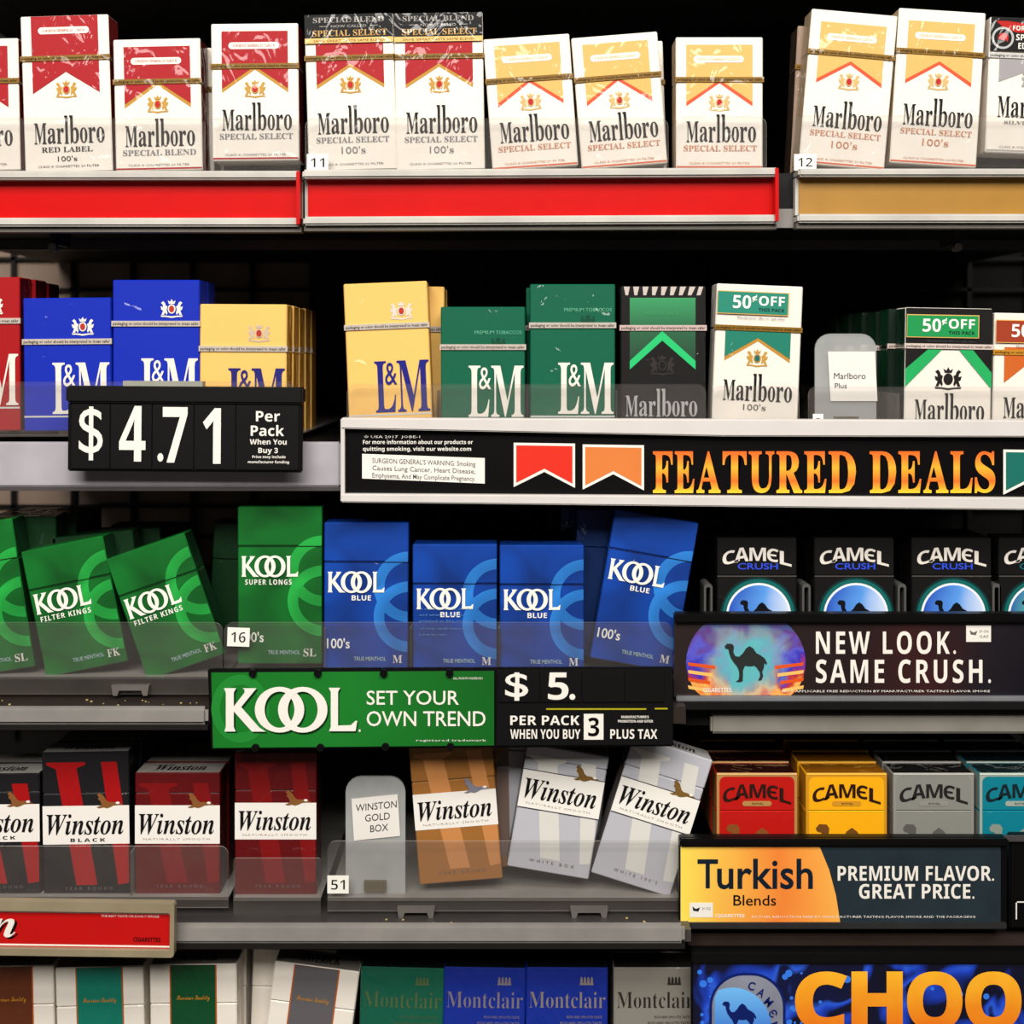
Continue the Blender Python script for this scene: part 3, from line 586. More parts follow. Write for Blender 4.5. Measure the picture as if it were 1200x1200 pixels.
# ================================================================== clear trays
def tray(label, x0, x1, y0, yf, divs=(), tag=None, y=-.0055, tl=1, tr=1, r=10, skirt=0, tabs=(), dtop=None):
    t = Thing('shelf_tray', label, 'shelf tray', (x0 + x1) / 2, yf + skirt, y)
    p = t.part('front_lip'); p.prism(rrect(x0, y0, x1, yf, r, tl, tr, 0, 0), ACR, 0, .0012, EDGE); p.build()
    p = t.part('floor_plate'); p.box(x0, yf, x1, yf + 1.6, clear(.35, (120, 116, 112), 'tray_floor'), -.33, .0012, EDGE); p.build()
    if skirt: p = t.part('skirt'); p.box(x0, yf + 2.5, x1, yf + skirt, clear(.3, (110, 104, 100), 'tray_skirt'), 0, .0012, EDGE); p.build()
    for x in divs:
        p = t.part('divider'); p.box(x - .5, (dtop or y0 + 8), x + .5, yf - .5, clear(.22, (120, 116, 112), 'tray_divider'), -.32, -.0003, EDGE); p.build()
    for x in tabs:
        p = t.part('tab'); m = flat((120, 116, 112), .4, 0, 'tab_plastic')
        p.prism([(x - 22, yf + 8), (x + 22, yf + 8), (x + 20, yf + 20), (x + 15, yf + 20), (x + 13, yf + 14), (x - 13, yf + 14), (x - 15, yf + 20), (x - 20, yf + 20)], m, .0012, .005); p.build()
    if tag:
        tx, a, b, c, d, rot = tag
        p = t.part('number_tag'); m = flat((240, 238, 230), .6, 0, 'tag_paper', .01)
        cx, cy = (a + c) / 2, (b + d) / 2
        w = lambda x, y: (cx + (x - cx) * cos(R(rot)) - (y - cy) * sin(R(rot)), cy + (x - cx) * sin(R(rot)) + (y - cy) * cos(R(rot)))
        p.prism([w(a, b), w(c, b), w(c, d), w(a, d)], m, .0012, .0015)
        p.text(tx, a + (c - a) * .18, b + (d - b) * .22, c - (c - a) * .18, d - (d - b) * .22, flat((30, 30, 30), .6, 0, 'tag_ink', .01), d=.0017, st='sb', off=-.02, warp=w); p.build('white sticker with black number')
    return t
tray('clear tray lip across the tallest plain red pack at upper left', -70, 241, 139, 202, (), tl=0)
tray('narrow clear tray around the pack standing before tag 11', 247, 352, 139, 202)
tray('wide clear tray from the black-bannered packs to the tilted gold packs, sticker 11', 358, 783, 139, 201, (), ('11', 360, 181, 385, 201, 0))
tray('small clear tray lip at the right end of the red rail', 790, 898, 137, 200, ())
tray('clear tray above the gold rail at upper right, sticker 12', 929, 1270, 136, 200, (), ('12', 930, 181, 956, 200, 0))
tray('clear tray behind the 4.71 price sign', -70, 345, 447, 510, (132,), tl=0)
tray('clear tray under the yellow and teal green packs', 407, 827, 450, 514, (512, 618, 723))
tray('small clear tray under the tall white 50 cents off pack', 834, 936, 452, 516, ())
tray('clear tray holding the frosted plate right of the tall white pack', 947, 1270, 453, 518, (1054,), ('9', 952, 485, 964, 505, 0))
tray('clear tray under the tilted green packs', -70, 261, 729, 793, (), skirt=20, tabs=(155,), tl=0)
tray('clear tray over the green sign holding upright blue packs, sticker 16', 263, 788, 729, 795, (380, 481, 585), ('16', 267, 735, 293, 757, 2), skirt=18)
tray('clear tray under the black and dark red packs at left', -70, 268, 991, 1051, (153,), skirt=12, tl=0)
tray('narrow clear tray around the tall dark red pack', 274, 376, 1005, 1052, (), skirt=22, r=3)
tray('clear tray holding gold and white leaning packs, sticker 51', 384, 796, 985, 1052, (), ('51', 384, 1025, 409, 1046, 0), skirt=15, tabs=(488, 690))
# wire bins under the right-hand dark packs
t = Thing('wire_rack', 'black rack with steel loop dividers holding the dark disc packs', 'rack', 1015, 774, .012)
p = t.part('base'); p.box(800, 773, 1270, 778, PLAST, -.3, 0); p.build()
for x in (830, 945, 1057, 1168):
    p = t.part('loop'); O = rrect(x - 5, 684, x + 5, 772, 4.5, 1, 1, 0, 0); I = rrect(x - 2.5, 688, x + 2.5, 772, 2.4, 1, 1, 0, 0)
    p.hoop(O, I, flat((120, 118, 116), .35, .3, 'loop_steel'), -.02, .0); p.build()
t = Thing('display_rack', 'black rack floor carrying the camel emblem packs behind the yellow and slate sign', 'rack', 1015, 1051, .006)
p = t.part('base'); p.box(815, 1050.5, 1270, 1056, PLAST, -.3, .0); p.build()
for x in (837.5, 938, 1043, 1143.5):
    p = t.part('divider'); p.box(x - .6, 985, x + .6, 1050, PLAST, -.3, -.001); p.build()

# ================================================================== rails and boards
def rail(label, x0, x1, yt, insert, y=-.010, tilt=0, cap=None, h=(0, 10, 12, 54, 64, 70)):
    t = Thing('shelf_rail', label, 'price rail', (x0 + x1) / 2, yt + h[5], y, tilt)
    s = flat((204, 201, 194), .38, 0, 'rail_plastic')
    p = t.part('top_lip'); p.box(x0, yt, x1, yt + h[1], s, -.004, .012); p.build(bevel=.0012)
    p = t.part('channel'); p.box(x0, yt + h[1], x1, yt + h[3], s, -.004, .002); p.build()
    p = t.part('insert'); p.box(x0 + 4, yt + h[1] + .5, x1 - 3, yt + h[3] - .2, insert, .002, .0035); p.build()
    p = t.part('bottom_lip'); p.box(x0, yt + h[3], x1, yt + h[4], s, -.004, .010); p.build(bevel=.0012)
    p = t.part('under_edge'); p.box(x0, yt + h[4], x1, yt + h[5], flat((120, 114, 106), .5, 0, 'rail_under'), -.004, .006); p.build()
    if cap: p = t.part('end_cap'); p.box(x1 - 4, yt + 1, x1, yt + h[3] + 8, insert, .0035, .013); p.build()
REDI = flat((206, 14, 10), .32, 0, 'red_insert', .02, .3); GOLDI = flat((178, 138, 60), .42, 0, 'gold_insert', .03, .2)
rail('left price rail with plain red insert', -80, 355, 203, REDI, tilt=0, cap=1)
rail('middle price rail with plain red insert, ending near tag 12', 358, 908, 200.5, REDI, tilt=-.25, cap=1)
rail('price rail with plain gold insert at upper right', 931, 1290, 200.5, GOLDI, tilt=0, h=(0, 9, 11, 52, 62, 68))
board('dark shelf above the top row packs', -.42, .42, Z(-60), Z(-110), y0=.01)  # unseen board above the view, added to keep light off the back wall
board('dark top row shelf under the white packs', -.42, .42, Z(204), Z(262))
wbox('rail_joiner', X(900), X(940), -.006, -.0045, Z(268), Z(246), STEEL, 'grey metal strip in the gap between red and gold rails', 'strip')
# row 2 left rail and board
t = Thing('shelf_rail', 'plain grey metal rail behind the 4.71 price sign', 'price rail', 160, 575, -.012)
p = t.part('face'); p.box(-80, 518, 399, 570, flat((186, 182, 188), .4, 0, 'grey_rail'), -.006, .002); p.build(bevel=.001)
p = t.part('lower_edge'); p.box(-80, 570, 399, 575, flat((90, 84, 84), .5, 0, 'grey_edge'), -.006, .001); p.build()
board('dark middle shelf carrying the blue, yellow and teal packs', -.42, .42, Z(520.5), Z(572))
# row 3
def front_rail(label, x0, x1, y0, y1, d=-.034, m=STEEL):
    t = Thing('shelf_rail', label, 'price rail', (x0 + x1) / 2, y1, d)
    p = t.part('face'); p.box(x0, y0, x1, y1, m, -.0058, .0); p.build(bevel=.0022)
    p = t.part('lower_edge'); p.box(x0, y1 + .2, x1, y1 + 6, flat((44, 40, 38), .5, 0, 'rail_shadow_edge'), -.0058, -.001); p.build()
front_rail('rounded grey rail left of the green sign', -80, 243, 829, 850)
wbox('shelf_board', -.42, X(797), -.0278, BACK - .012, Z(834), Z(815), flat((66, 58, 54), .45, 0, 'board_grey'), 'grey shelf under the ring-motif packs', 'shelf')
t = Thing('shelf_rail', 'pale grey rail under the dark iridescent disc sign', 'price rail', 1020, 858, -.004)
p = t.part('face'); p.box(832, 836, 1270, 858, flat((150, 146, 138), .4, 0, 'pale_rail'), -.004, .004); p.build(bevel=.0015)
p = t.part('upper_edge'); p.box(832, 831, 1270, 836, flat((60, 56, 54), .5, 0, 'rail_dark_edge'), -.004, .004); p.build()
wbox('shelf_board', X(798), .42, .0, BACK - .012, Z(850), Z(784), DARKM, 'dark shelf under the disc packs', 'shelf')
# row 4
front_rail('long rounded grey rail under tag 51', -80, 803, 1084, 1107)
wbox('shelf_board', -.42, X(803), -.0278, BACK - .012, Z(1081), Z(1067.5), flat((84, 80, 78), .4, 0, 'board_grey2'), 'grey shelf under the name-band packs', 'shelf')
wbox('shelf_board', X(804), .42, .0, BACK - .012, Z(1106), Z(1061.5), flat((60, 52, 50), .5, 0, 'board_brown'), 'dark shelf under the camel packs', 'shelf')
# row 5
wbox('shelf_board', -.42, .42, -.01, BACK - .012, Z(1320), Z(1286), DARKM, 'dark bottom shelf under the striped and crown emblem packs', 'shelf')
# dust and crumbs on the ledges
random.seed(3)
for (x0, x1, ya, yb, nn, lab) in ((5, 240, 807, 816, 14, 'pale dust crumbs on the ledge below the green packs'), (390, 790, 1063, 1068, 10, 'pale crumbs on the ledge below tag 51')):
    me = bpy.data.meshes.new('crumbs'); bm = bmesh.new()
    for i in range(nn):
        a = random.uniform(.0004, .0011); r = bmesh.ops.create_icosphere(bm, subdivisions=1, radius=a)
        ox, oy = X(random.uniform(x0, x1)), random.uniform(-.026, -.012)
        for v in r['verts']: v.co.x += ox; v.co.y += oy; v.co.z = v.co.z * .6 + a * .5 + (Z(815) if x0 < 100 else Z(1067.5))
    bm.to_mesh(me); bm.free(); me.materials.append(flat((196, 176, 120), .8, 0, 'crumb')); o = bpy.data.objects.new('crumbs', me); COL.objects.link(o)
    o['label'] = lab; o['category'] = 'crumbs'; o['kind'] = 'stuff'

# ================================================================== signs
WH = SIGNW
t = Thing('price_sign', 'black hanging price sign reading $4.71 Per Pack', 'price sign', 216, 553, -.030, .4)
p = t.part('holder'); p.box(79, 472, 354, 553, PLAST, -.004, 0); p.build(bevel=.0008)
p = t.part('header_bar'); p.box(78, 453, 355, 472.5, flat((26, 25, 26), .45, 0, 'header_plastic'), -.010, .003); p.build(bevel=.0012)
p = t.part('hook'); p.box(140, 447, 234, 453, flat((170, 170, 160), .4, 0, 'hook_plastic'), -.014, -.006); p.build()
DG = flat((30, 29, 30), .4, 0, 'digit_card', .03)
for (x0, x1, gs) in ((84, 129, (('$', 93, 477, 121, 540),)), (130, 178, (('4', 140, 476, 171, 541),)), (179, 227, (('.', 185, 531, 192, 541), ('7', 191, 477, 220, 542))), (228, 276, (('1', 238, 478, 259, 543),))):
    p = t.part('digit_card'); p.box(x0, 474, x1, 550, DG, 0, .0012); o = p.build(bevel=.0003)
    q = Part(t, 'numeral', o)
    for g, a, b, c, d in gs: q.text(g, a, b, c, d, WH, st='sb', fit=True, d=.0014)
    q.build()
p = t.part('word_card'); p.box(277, 474, 350, 550, DG, 0, .0012); o = p.build(bevel=.0003)
q = Part(t, 'lettering', o)
for tx, a, b, c, d, st in (('Per', 300, 481, 328, 493, 'sb'), ('Pack', 294, 498, 333, 510, 'sb'), ('When You', 293, 514, 336, 520, 'sb'), ('Buy 3', 303, 524, 326, 530, 'sb'), ('Price may include', 296, 533, 335, 536, 'sb'), ('manufacturer funding', 291, 539, 339, 542, 'sb')):
    q.text(tx, a, b, c, d, WH, st=st, d=.0014)
q.build()

t = Thing('display_sign', 'long silver framed sign with orange gradient capitals and small flag shapes', 'sign', 850, 596, -.016)
fr = flat((218, 214, 210), .36, 0, 'silver_frame', .02)
p = t.part('top_rail'); p.prism([(400, 489.5), (1290, 492.5), (1290, 512), (850, 511), (400, 502)], fr, -.008, .004); p.build(bevel=.0008)
p = t.part('bottom_rail'); p.prism([(400, 578), (1290, 583), (1290, 598), (400, 588)], fr, -.008, .004); p.build(bevel=.0008)
p = t.part('end_post'); p.box(400, 500, 404.5, 584, fr, -.008, .003); p.build()
p = t.part('panel'); p.prism([(404, 497), (1290, 503), (1290, 590), (404, 584)], flat((22, 16, 20), .35, 0, 'panel_black'), -.006, -.002); o = p.build()
def flag(x0, y0, x1, y1, c):
    q = Part(t, 'flag_print', o)
    q.poly([(x0, y0), (x1, y0 + 1), (x1, y1 + 1), ((x0 + x1) / 2, y0 + (y1 - y0) * .66), (x0, y1)], WH, d=-.0018)
    q.poly([(x0 + 3, y0 + 3), (x1 - 3, y0 + 4), (x1 - 3, y1 - 4), ((x0 + x1) / 2, y0 + (y1 - y0) * .66 - 4), (x0 + 3, y1 - 5)], c, d=-.0016); q.build()
flag(602, 519, 674, 571, flat((226, 60, 36), .4, 0, 'flag_red', .01)); flag(683, 521, 755, 574, flat((224, 142, 76), .4, 0, 'flag_orange', .01)); flag(1177, 527, 1250, 580, flat((34, 126, 116), .4, 0, 'flag_teal', .01))
q = Part(t, 'lettering', o)
gm = ramp_mat('orange_print', [(0, (250, 220, 70)), (.12, (246, 190, 60)), (.3, (236, 130, 50)), (.6, (240, 190, 66)), (.8, (238, 146, 56)), (1, (232, 116, 44))], 'Z', (596 - 580) * t.k, (596 - 527) * t.k, .4)
bk2 = flat((120, 50, 20), .4, 0, 'letter_rim', .01)
x = 765; FD = [('F', 24), ('E', 24), ('A', 29), ('T', 29), ('U', 31), ('R', 31), ('E', 27), ('D', 33), (None, 12), ('D', 32), ('E', 28), ('A', 30), ('L', 27), ('S', 25)]
for g, w in FD:
    if g:
        q.text(g, x + .4, 529, x + w - .4, 578, gm, st='b', off=.012, fit=True, d=-.0014)
        if g in 'FE': pass
    x += w + 1.6
q.build(); q = Part(t, 'small_lettering', o)
q.text('© USA 2017  JOBE-1', 426, 510.5, 492, 513.5, WH, st='s', d=-.0015, res=1)
q.text('For more information about our products or', 425, 516, 554, 520.5, WH, st='sb', d=-.0015, res=2)
q.text('quitting smoking, visit our website.com', 425, 524, 552, 528.5, WH, st='sb', d=-.0015, res=2)
q.build()
q = Part(t, 'warning_box', o); q.poly([(424, 532), (568, 537), (568, 567), (424, 561)], WH, d=-.0017)
gi = flat((120, 116, 116), .5, 0, 'grey_ink', .01)
for i, tx in enumerate(("SURGEON GENERAL'S WARNING: Smoking", 'Causes Lung Cancer, Heart Disease,', 'Emphysema, And May Complicate Pregnancy.')):
    q.text(tx, 436, 537 + i * 8.6, 557, 542.5 + i * 8.6, gi, st='s', off=.004, d=-.0015, res=2, warp=lambda x, y: (x, y + (x - 436) * .035))
q.build()

t = Thing('shelf_sign', 'green sign reading Set Your Own Trend beside its $5 price panel', 'sign', 516, 878, -.030)
p = t.part('holder'); p.prism([(243, 784), (789, 782), (789, 875), (247, 879)], PLAST, -.004, 0); p.build(bevel=.0008)
gs = ramp_mat('green_sign_print', [(0, (30, 126, 44)), (.5, (38, 138, 56)), (1, (24, 108, 40))], 'X', -.2, .05, .35, .6, 8)
p = t.part('green_card'); p.prism([(248, 788), (579, 786), (579, 873), (250, 876)], gs, 0, .001); o = p.build()
q = Part(t, 'ring_print', o)
q.band(circ(282, 830, 34, 40, 30), circ(282, 830, 24, 28, 30), flat((44, 148, 64), .4, 0, 'ring_green', .01), d=.0011, close=True); q.build()
q = Part(t, 'lettering', o)
rim = flat((14, 60, 24), .4, 0, 'dark_green', .01)
q2 = Part(t, 'brand_lettering', o); E_OLD = E_
kool(q2, 265, 806.5, 420, 859, rim, 7.2); kool(q2, 263, 804.5, 419, 857, WH, 9.0); q2.text('.', 420.5, 854, 423, 857, WH, st='s', fit=True, d=.0014); q2.build()
for tx, a, b, c, d in (('SET YOUR', 430, 809, 538, 825), ('OWN TREND', 430, 833, 569, 850)): q.text(tx, a, b, c, d, WH, st='s', off=.006, d=.0014)
q.build(); q = Part(t, 'small_lettering', o)
q.text('ALL RIGHTS RESERVED', 531, 793, 566, 795.5, WH, st='s', d=.0014, res=1); q.build(); q = Part(t, 'small_lettering', o); q.text('registered trademark', 488, 865.5, 570, 868, WH, st='s', d=.0014, res=1); q.build()
q = Part(t, 'clip', o)
for x, yy in ((297, 788), (373, 788), (450, 788), (527, 788), (300, 875), (376, 875), (452, 874), (528, 874)):
    c = t.part('clip'); c.prism(circ(x, yy, 4.5, n=14), PLAST, .0, .003); c.build()
p = t.part('price_panel'); p.prism([(582, 785), (788, 784), (788, 872), (582, 873)], DG, 0, .001); o2 = p.build()
for (x0, x1, gg) in ((584, 632, (('$', 592, 787, 619, 820),)), (633, 681, (('5', 642, 787, 666, 819), ('.', 667, 812, 674, 819))), (682, 731, ()), (732, 778, ())):
    p = t.part('digit_card'); p.box(x0, 786, x1, 822, DG, .001, .0022); o3 = p.build(bevel=.0003)
    if gg:
        q = Part(t, 'numeral', o3)
        for g, a, b, c, d in gg: q.text(g, a, b, c, d, WH, st='sb', off=.008 if g == '$' else 0, fit=True, d=.0024)
        q.build()
q = Part(t, 'lettering', o2)
q.text('PER PACK', 598, 838, 679, 849, WH, st='sb', d=.0013); q.text('WHEN YOU BUY', 598, 854, 680, 865, WH, st='sb', d=.0013); q.text('PLUS TAX', 715, 854, 770, 865, WH, st='sb', d=.0013)
q.build(); q = Part(t, 'small_lettering', o2); q.text("MANUFACTURER'S", 728, 838, 760, 841, WH, st='sb', d=.0013, res=1); q.text('PROMOTION AND OFFER', 724, 843, 765, 846, WH, st='sb', d=.0013, res=1); q.build()
q = Part(t, 'number_card', o2); q.box(684, 836, 707, 866, WH, .001, .0015); q.text('3', 689, 840, 702, 862, flat((16, 15, 16), .4, 0, 'black_ink', .01), st='sb', fit=True, d=.0017); q.build('white card with black 3')
q = Part(t, 'yellow_edge', o2); q.box(640, 829.5, 757, 831, flat((190, 180, 40), .4, 0, 'yellow_edge', .01), .001, .0016); q.box(767, 829, 782, 830.5, flat((190, 180, 40), .4, 0, 'yellow_edge', .01), .001, .0016); q.build()

# New Look sign
t = Thing('shelf_sign', 'dark sign with an iridescent disc and camel silhouette', 'sign', 1030, 832, -.014)
p = t.part('top_bar'); p.box(790, 718, 1290, 729, PLAST, -.006, .004); p.build(bevel=.001)
p = t.part('bottom_bar'); p.box(792, 815, 1290, 821, flat((150, 150, 154), .35, .2, 'bar_grey'), -.006, .003); p.build(bevel=.0006)
p = t.part('base_bar'); p.box(794, 821, 1290, 831, flat((40, 38, 38), .4, 0, 'bar_dark'), -.006, .003); p.build(bevel=.0006)
bgm = ramp_mat('brown_print', [(0, (58, 48, 46)), (.45, (52, 38, 38)), (.62, (74, 40, 40)), (.8, (44, 38, 46)), (1, (22, 20, 34))], 'X', -.13, .12, .35, .3, 14)
p = t.part('card'); p.box(790, 728, 1290, 816, bgm, -.003, 0); o = p.build()
def iridescent(cx, cz):
    m = bpy.data.materials.new('iridescent_print'); nt, N, L, B = nodes(m)
    B.inputs['Roughness'].default_value = .3; B.inputs['Coat Weight'].default_value = .5
    tc = N.new('ShaderNodeTexCoord'); vs_ = N.new('ShaderNodeVectorMath'); vs_.operation = 'DISTANCE'; vs_.inputs[1].default_value = (cx, .003, cz)
    no = N.new('ShaderNodeTexNoise'); no.inputs['Scale'].default_value = 45; no.inputs['Distortion'].default_value = 1.5
    ad = N.new('ShaderNodeMath'); ad.operation = 'MULTIPLY_ADD'; ad.inputs[1].default_value = .028
    a1 = N.new('ShaderNodeValToRGB'); a2 = N.new('ShaderNodeValToRGB'); mr = N.new('ShaderNodeMapRange'); mz = N.new('ShaderNodeMapRange')
    mr.inputs[1].default_value = .012; mr.inputs[2].default_value = .052; mz.inputs[1].default_value = cz - .026; mz.inputs[2].default_value = cz + .026
    L.new(tc.outputs['Object'], vs_.inputs[0]); L.new(tc.outputs['Object'], no.inputs['Vector']); L.new(no.outputs['Fac'], ad.inputs[0]); L.new(vs_.outputs['Value'], ad.inputs[2])
    L.new(ad.outputs[0], mr.inputs[0]); sp = N.new('ShaderNodeSeparateXYZ'); L.new(tc.outputs['Object'], sp.inputs[0]); L.new(sp.outputs['Z'], mz.inputs[0])
    n2 = N.new('ShaderNodeTexNoise'); n2.inputs['Scale'].default_value = 90; L.new(tc.outputs['Object'], n2.inputs['Vector'])
    az = N.new('ShaderNodeMath'); az.operation = 'MULTIPLY_ADD'; az.inputs[1].default_value = .9; sb = N.new('ShaderNodeMath'); sb.operation = 'SUBTRACT'; sb.inputs[1].default_value = .45
    L.new(n2.outputs['Fac'], az.inputs[0]); L.new(mz.outputs[0], sb.inputs[0]); L.new(sb.outputs[0], az.inputs[2]); L.new(az.outputs[0], a2.inputs[0])
    def fill(rp, st):
        e = rp.color_ramp.elements
        while len(e) < len(st): e.new(.5)
        for i, (p, c) in enumerate(st): e[i].position = p; e[i].color = lin(c)
    fill(a1, [(0, (110, 196, 190)), (.4, (120, 190, 200)), (.6, (170, 200, 190)), (1, (120, 120, 190))])
    fill(a2, [(0, (230, 90, 40)), (.16, (246, 190, 110)), (.3, (200, 70, 60)), (.45, (80, 70, 190)), (.62, (110, 110, 210)), (.8, (120, 80, 150)), (1, (90, 110, 160))])
    fm = N.new('ShaderNodeMapRange'); fm.inputs[1].default_value = .35; fm.inputs[2].default_value = .8; L.new(mr.outputs[0], fm.inputs[0]); L.new(mr.outputs[0], a1.inputs[0])
    mx = N.new('ShaderNodeMixRGB'); L.new(fm.outputs[0], mx.inputs[0]); L.new(a1.outputs[0], mx.inputs[1]); L.new(a2.outputs[0], mx.inputs[2]); L.new(mx.outputs[0], B.inputs['Base Color'])
    return m
holo = iridescent((874 - 1030) * t.k, (832 - 776) * t.k)
q = Part(t, 'disc_print', o); P = [(x, min(max(y, 729.5), 814.5)) for x, y in circ(874, 776, 70, 62, 44)]; q.poly(P, holo, d=.0002)
or_ = flat((226, 104, 40), .4, 0, 'print_orange', .02); ol = flat((244, 200, 120), .4, 0, 'print_cream', .02)
for i in range(4):
    q.poly([(806, 776 + i * 9), (838 - i * 3, 780 + i * 9), (838 - i * 3, 784 + i * 9), (807, 780 + i * 9)], or_ if i % 2 == 0 else ol, d=.0003)
    q.poly([(942, 776 + i * 9), (908 + i * 3, 780 + i * 9), (908 + i * 3, 784 + i * 9), (941, 780 + i * 9)], or_ if i % 2 == 0 else ol, d=.0003)
camel(q, 849, 754, 899, 799, flat((60, 64, 64), .45, 0, 'camel_grey', .02), 4); q.build()
q = Part(t, 'lettering', o)
q.text('NEW LOOK.', 956, 740, 1120, 766, WH, st='sb', d=.0004, gap=1.22); q.text('SAME CRUSH.', 956, 773, 1161, 800, WH, st='sb', d=.0004, gap=1.22)
q.build(); q = Part(t, 'small_lettering', o); q.text('CIGARETTES', 824, 806, 857, 811, WH, st='sb', d=.0006, res=2); q.text('NOT APPLICABLE FREE REDUCTION BY MANUFACTURER TASTING FLAVOR SMOKE', 916, 808.5, 1160, 811, WH, st='s', d=.0004, res=1); q.build()
q = Part(t, 'sticker', o); q.box(1132, 733, 1161, 752, WH, 0, .0005); q.poly([(1136, 738), (1140, 741), (1145, 739), (1143, 744), (1137, 743)], gi, d=.0007); q.text('20 CIG', 1147, 738, 1158, 741, gi, d=.0007, res=1); q.text('CLASS', 1147, 744, 1158, 747, gi, d=.0007, res=1); q.build('small white sticker')

# Turkish sign
t = Thing('shelf_sign', 'sign half yellow and half dark slate, above the big blue sign', 'sign', 988, 1088, -.014)
p = t.part('holder'); p.prism(rrect(796, 981, 1180, 1088, 3), PLAST, -.006, 0); p.build(bevel=.001)
p = t.part('top_bar'); p.box(796, 981, 1180, 990, PLAST, 0, .004); p.build(bevel=.001)
p = t.part('bottom_bar'); p.box(797, 1079.5, 1178, 1087, flat((70, 68, 70), .35, .2, 'bar_mid'), 0, .003); p.build(bevel=.0006)
p = t.part('card'); p.box(797, 991, 1172, 1080, flat((56, 70, 78), .3, 0, 'slate_print', .08, .5), 0, .001); o = p.build()
yel = ramp_mat('sunset_print', [(0, (246, 226, 110)), (.35, (244, 184, 90)), (.6, (240, 150, 74)), (.8, (244, 170, 84)), (1, (246, 190, 100))], 'X', -.108, -.002, .35, .4, 16)
q = Part(t, 'sunset_print', o); q.poly([(797.3, 991.3), (960, 991.3), (971, 1018), (979, 1048), (984, 1079.5), (797.3, 1079.5)], yel, d=.0012); q.build()
q = Part(t, 'lettering', o); nv = flat((34, 48, 62), .4, 0, 'navy_ink', .01)
q.text('T', 817, 1006, 841, 1040, nv, st='s', off=.012, fit=True, d=.0014); q.text('urkish', 840, 1006, 952, 1040, nv, st='s', off=.014, d=.0014)
q.text('Blends', 859, 1048, 909, 1060, flat((30, 26, 26), .4, 0, 'brown_ink', .01), st='s', off=.006, d=.0014)
q.build(); q = Part(t, 'slogan_lettering', o); q.text('PREMIUM FLAVOR.', 981, 1014, 1164, 1031, WH, st='sb', d=.0014); q.text('GREAT PRICE.', 1006, 1035, 1141, 1052, WH, st='sb', d=.0014)
q.build(); q = Part(t, 'small_lettering', o)
q.text('CIGARETTES', 838, 1070, 872, 1074, WH, st='sb', d=.0014, res=2); q.text('ACTUAL REDUCTION FREE BY MANUFACTURER TASTING FLAVOR SMOKE AND THE PACKAGING', 880, 1072, 1142, 1074.5, WH, st='s', d=.0014, res=1); q.build()
q = Part(t, 'sticker', o); q.box(808, 1057, 835, 1074, WH, .001, .0014); q.poly([(811, 1061), (815, 1064), (820, 1062), (818, 1067), (812, 1066)], nv, d=.0016); q.text('20 CIG', 822, 1062, 832, 1065, gi, d=.0016, res=1); q.build('small white sticker')
t = Thing('shelf_sign', 'edge of a black sign holder cut by the right photo edge', 'sign', 1240, 1088, -.012)
p = t.part('holder'); p.box(1183, 978, 1290, 1088, PLAST, -.006, 0); p.build(bevel=.001)
p = t.part('top_bar'); p.box(1175, 978, 1290, 985, flat((90, 88, 88), .35, 0, 'bar_mid2'), 0, .003); p.build(bevel=.0006)
p = t.part('corner_print'); p.rect(1190, 1056, 1191.5, 1077, WH, d=.0004); p.rect(1190, 1056, 1290, 1057.5, WH, d=.0004); p.build()
# rail under the Turkish sign
t = Thing('shelf_rail', 'brownish grey rail below the yellow and slate sign', 'price rail', 1040, 1109, -.004)
p = t.part('face'); p.box(806, 1093, 1290, 1108, flat((74, 62, 58), .4, 0, 'brown_rail'), -.003, .002); p.build(bevel=.001)

# CHOO sign
t = Thing('shelf_sign', 'large blue sign with orange capital letters at the lower right', 'sign', 1040, 1260, -.020)
p = t.part('holder'); p.box(810, 1112, 1310, 1260, flat((24, 23, 24), .35, 0, 'holder_plastic'), -.005, 0); p.build(bevel=.001)
p = t.part('top_bar'); p.box(810, 1112, 1310, 1127, flat((28, 27, 28), .35, 0, 'holder_bar'), 0, .004); p.build(bevel=.001)
bl = ramp_mat('blue_splash_print', [(0, (14, 16, 34)), (.42, (18, 24, 60)), (.5, (40, 84, 200)), (.56, (60, 110, 220)), (.63, (20, 30, 80)), (1, (16, 20, 44))], 'Z', -.3, .4, .35, 1.6, 24, .4, .6)
p = t.part('card'); p.box(812, 1127, 1310, 1255, bl, 0, .001); o = p.build()
q = Part(t, 'droplet_print', o); bd = flat((70, 140, 235), .4, 0, 'droplet_blue', .02)
random.seed(5)
for i in range(34):
    r = random.uniform(1, 4.5); q.poly(circ(random.choice([random.uniform(816, 836), random.uniform(915, 940), random.uniform(940, 1195)]), random.uniform(1131, 1210), r, n=12), bd, d=.0012 + i * .000005)
q.build()
om = ramp_mat('orange_letter_print', [(0, (236, 120, 30)), (.5, (240, 160, 40)), (1, (250, 196, 60))], 'Z', .02, .07, .4, .5, 50)
q = Part(t, 'lettering', o)
for g, a, b in (('C', 931, 992), ('H', 997, 1057), ('O', 1062, 1127), ('O', 1130, 1196)): q.text(g, a, 1137, b, 1206, om, st='sb', off=.024, fit=True, d=.0016)
q.build()
q = Part(t, 'badge', o); sv = flat((176, 180, 196), .3, .3, 'badge_silver', .1); nb = flat((30, 50, 120), .35, 0, 'badge_navy', .02)
q.band(rrect(831, 1139, 920, 1255, 40, 1, 1, 0, 0, n=10), rrect(834, 1142, 917, 1255, 37, 1, 1, 0, 0, n=10), nb, d=.00135, close=True)
q.poly(rrect(833, 1141, 918, 1255, 38, 1, 1, 0, 0, n=10), sv, d=.0013)
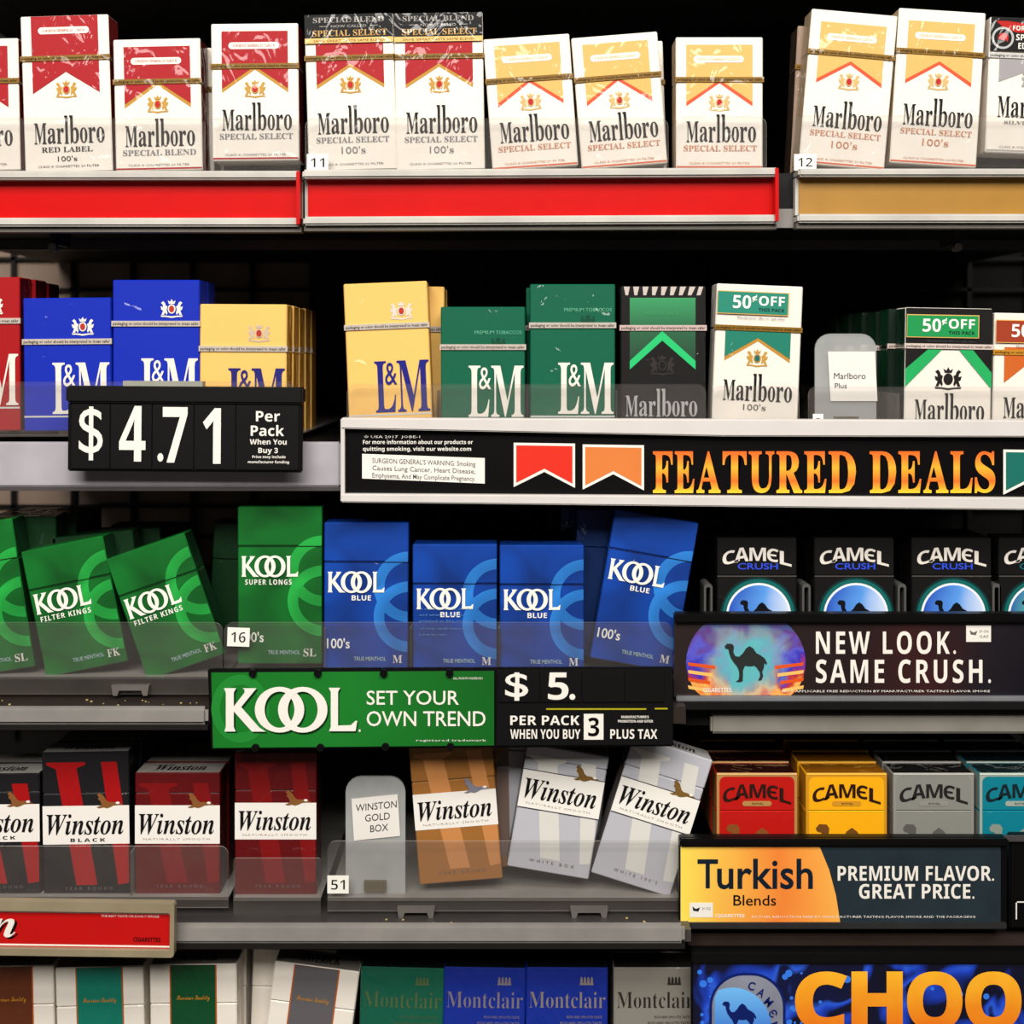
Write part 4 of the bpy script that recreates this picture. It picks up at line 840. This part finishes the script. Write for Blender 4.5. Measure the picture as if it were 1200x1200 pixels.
q.poly([(837, 1255), (837, 1168)] + circ(858, 1205, 46, 49, 14, 112, 0)[0:] + [(904, 1255)], ramp_mat('badge_blue', [(0, (40, 110, 210)), (1, (130, 196, 246))], 'Z', .02, .055, .35), d=.0015)
for i, g in enumerate('CAMЄL'):
    a = 66 - i * 17; cx, cy = 862, 1199; rr = 44
    gx, gy = cx + rr * cos(R(a)) * 1.02, cy - rr * sin(R(a)) * 1.12; th = R(90 - a) * .75
    q.text(g, gx - 4, gy - 5, gx + 4, gy + 5, nb, st='s', off=.02, fit=True, d=.0017, warp=lambda x, y, gx=gx, gy=gy, th=th: (gx + (x - gx) * cos(th) - (y - gy) * sin(th), gy + (x - gx) * sin(th) + (y - gy) * cos(th)))
camel(q, 846, 1172, 886, 1209, nb, 11); q.build()

# red sign at lower left
t = Thing('shelf_sign', 'red sign in a pale bronze frame with a white letter n, lower left', 'sign', 70, 1118, -.042, .8)
br = flat((176, 164, 138), .35, .2, 'bronze_frame')
p = t.part('frame'); p.hoop(rrect(-90, 1055, 205, 1118, 4), rrect(-86, 1066, 200, 1110, 3), br, -.003, .003); p.build()
p = t.part('card'); p.box(-88, 1064, 201, 1112, flat((200, 24, 24), .35, 0, 'red_card', .02, .2), -.003, 0); o = p.build()
q = Part(t, 'edge_line', o); q.rect(-86, 1068, 199, 1069.5, WH, d=.0002); q.rect(-86, 1106.5, 199, 1108.5, WH, d=.0002); q.build()
q = Part(t, 'lettering', o); q.text('n', -10, 1079, 21, 1101, flat((40, 10, 12), .4, 0, 'letter_shade', .01), st='bi', fit=True, d=.0003); q.text('n', -12, 1077, 18, 1099, WH, st='bi', fit=True, d=.0005)
q.build(); q = Part(t, 'small_lettering', o); q.text('CIGARETTES', 156, 1097, 188, 1102, flat((50, 20, 20), .4, 0, 'small_ink', .01), st='sb', d=.0003, res=2); q.text('THE BEST TASTE OR DON T SMOKE', 118, 1071, 186, 1073.5, WH, st='s', d=.0003, res=1); q.build()

# ================================================================== behind: panels, uprights, wire grid
wbox('backing_panel', -.62, X(270), BACK - .0045, BACK - .0005, Z(860), Z(180), flat((168, 148, 132), .7, 0, 'taupe_panel'), kind='structure')
t = Thing('wire_grid', 'black wire grid on the back panel behind the packs', 'wire grid', 600, 800, BACK - .008)
wm = flat((14, 12, 12), .5, 0, 'wire_black')
def wire(x0, x1, z0, z1):
    o = wbox('wire', x0, x1, BACK - .010, BACK - .006, z0, z1, wm, parent=t.root)
kb = (D + BACK) / D
for px in [20 + i * 69.5 for i in range(-1, 18)]:
    x = (px - 600) / PX * kb; wire(x - .0022, x + .0022, HZ + (HY - 860) / PX * kb, HZ + (HY - 120) / PX * kb)
for py in [160 + i * 36 for i in range(20)]:
    z = HZ + (HY - py) / PX * kb; wire((-75 - 600) / PX * kb, (1270 - 600) / PX * kb, z - .0015, z + .0015)
for px, lab in ((808, 'dark slotted upright behind the middle of the shelves'), (1225, 'dark slotted upright near the right edge'), (-20, 'dark slotted upright near the left edge')):
    x = (px - 600) / PX * kb; wbox('shelf_upright', x - .012, x + .012, BACK - .0118, BACK - .0102, Z(1400), Z(-100), flat((34, 31, 30), .45, 0, 'upright_metal'), lab, 'upright')
for px, lab in ((62, 'small dark bracket under the left red rail'), (1122, 'small dark bracket under the gold rail')):
    t = Thing('shelf_bracket', lab, 'bracket', px, 296, .02)
    p = t.part('arm'); p.prism([(px - 4, 262.5), (px + 4, 262.5), (px + 3, 286), (px - 3, 286)], flat((70, 66, 66), .4, 0, 'bracket_metal'), -.03, 0); p.build()
    p = t.part('screw'); p.prism(circ(px, 290, 5, n=12), flat((150, 146, 142), .3, .5, 'screw_steel'), -.004, .002); p.build()

wbox('cross_bar', -.62, .62, .118, .126, HZ + (HY - 293) / PX * 1.1414, HZ + (HY - 279) / PX * 1.1414, flat((96, 84, 88), .4, 0, 'bar_metal'), 'dim cross bar in the shadow just under the top row shelf', 'bar')
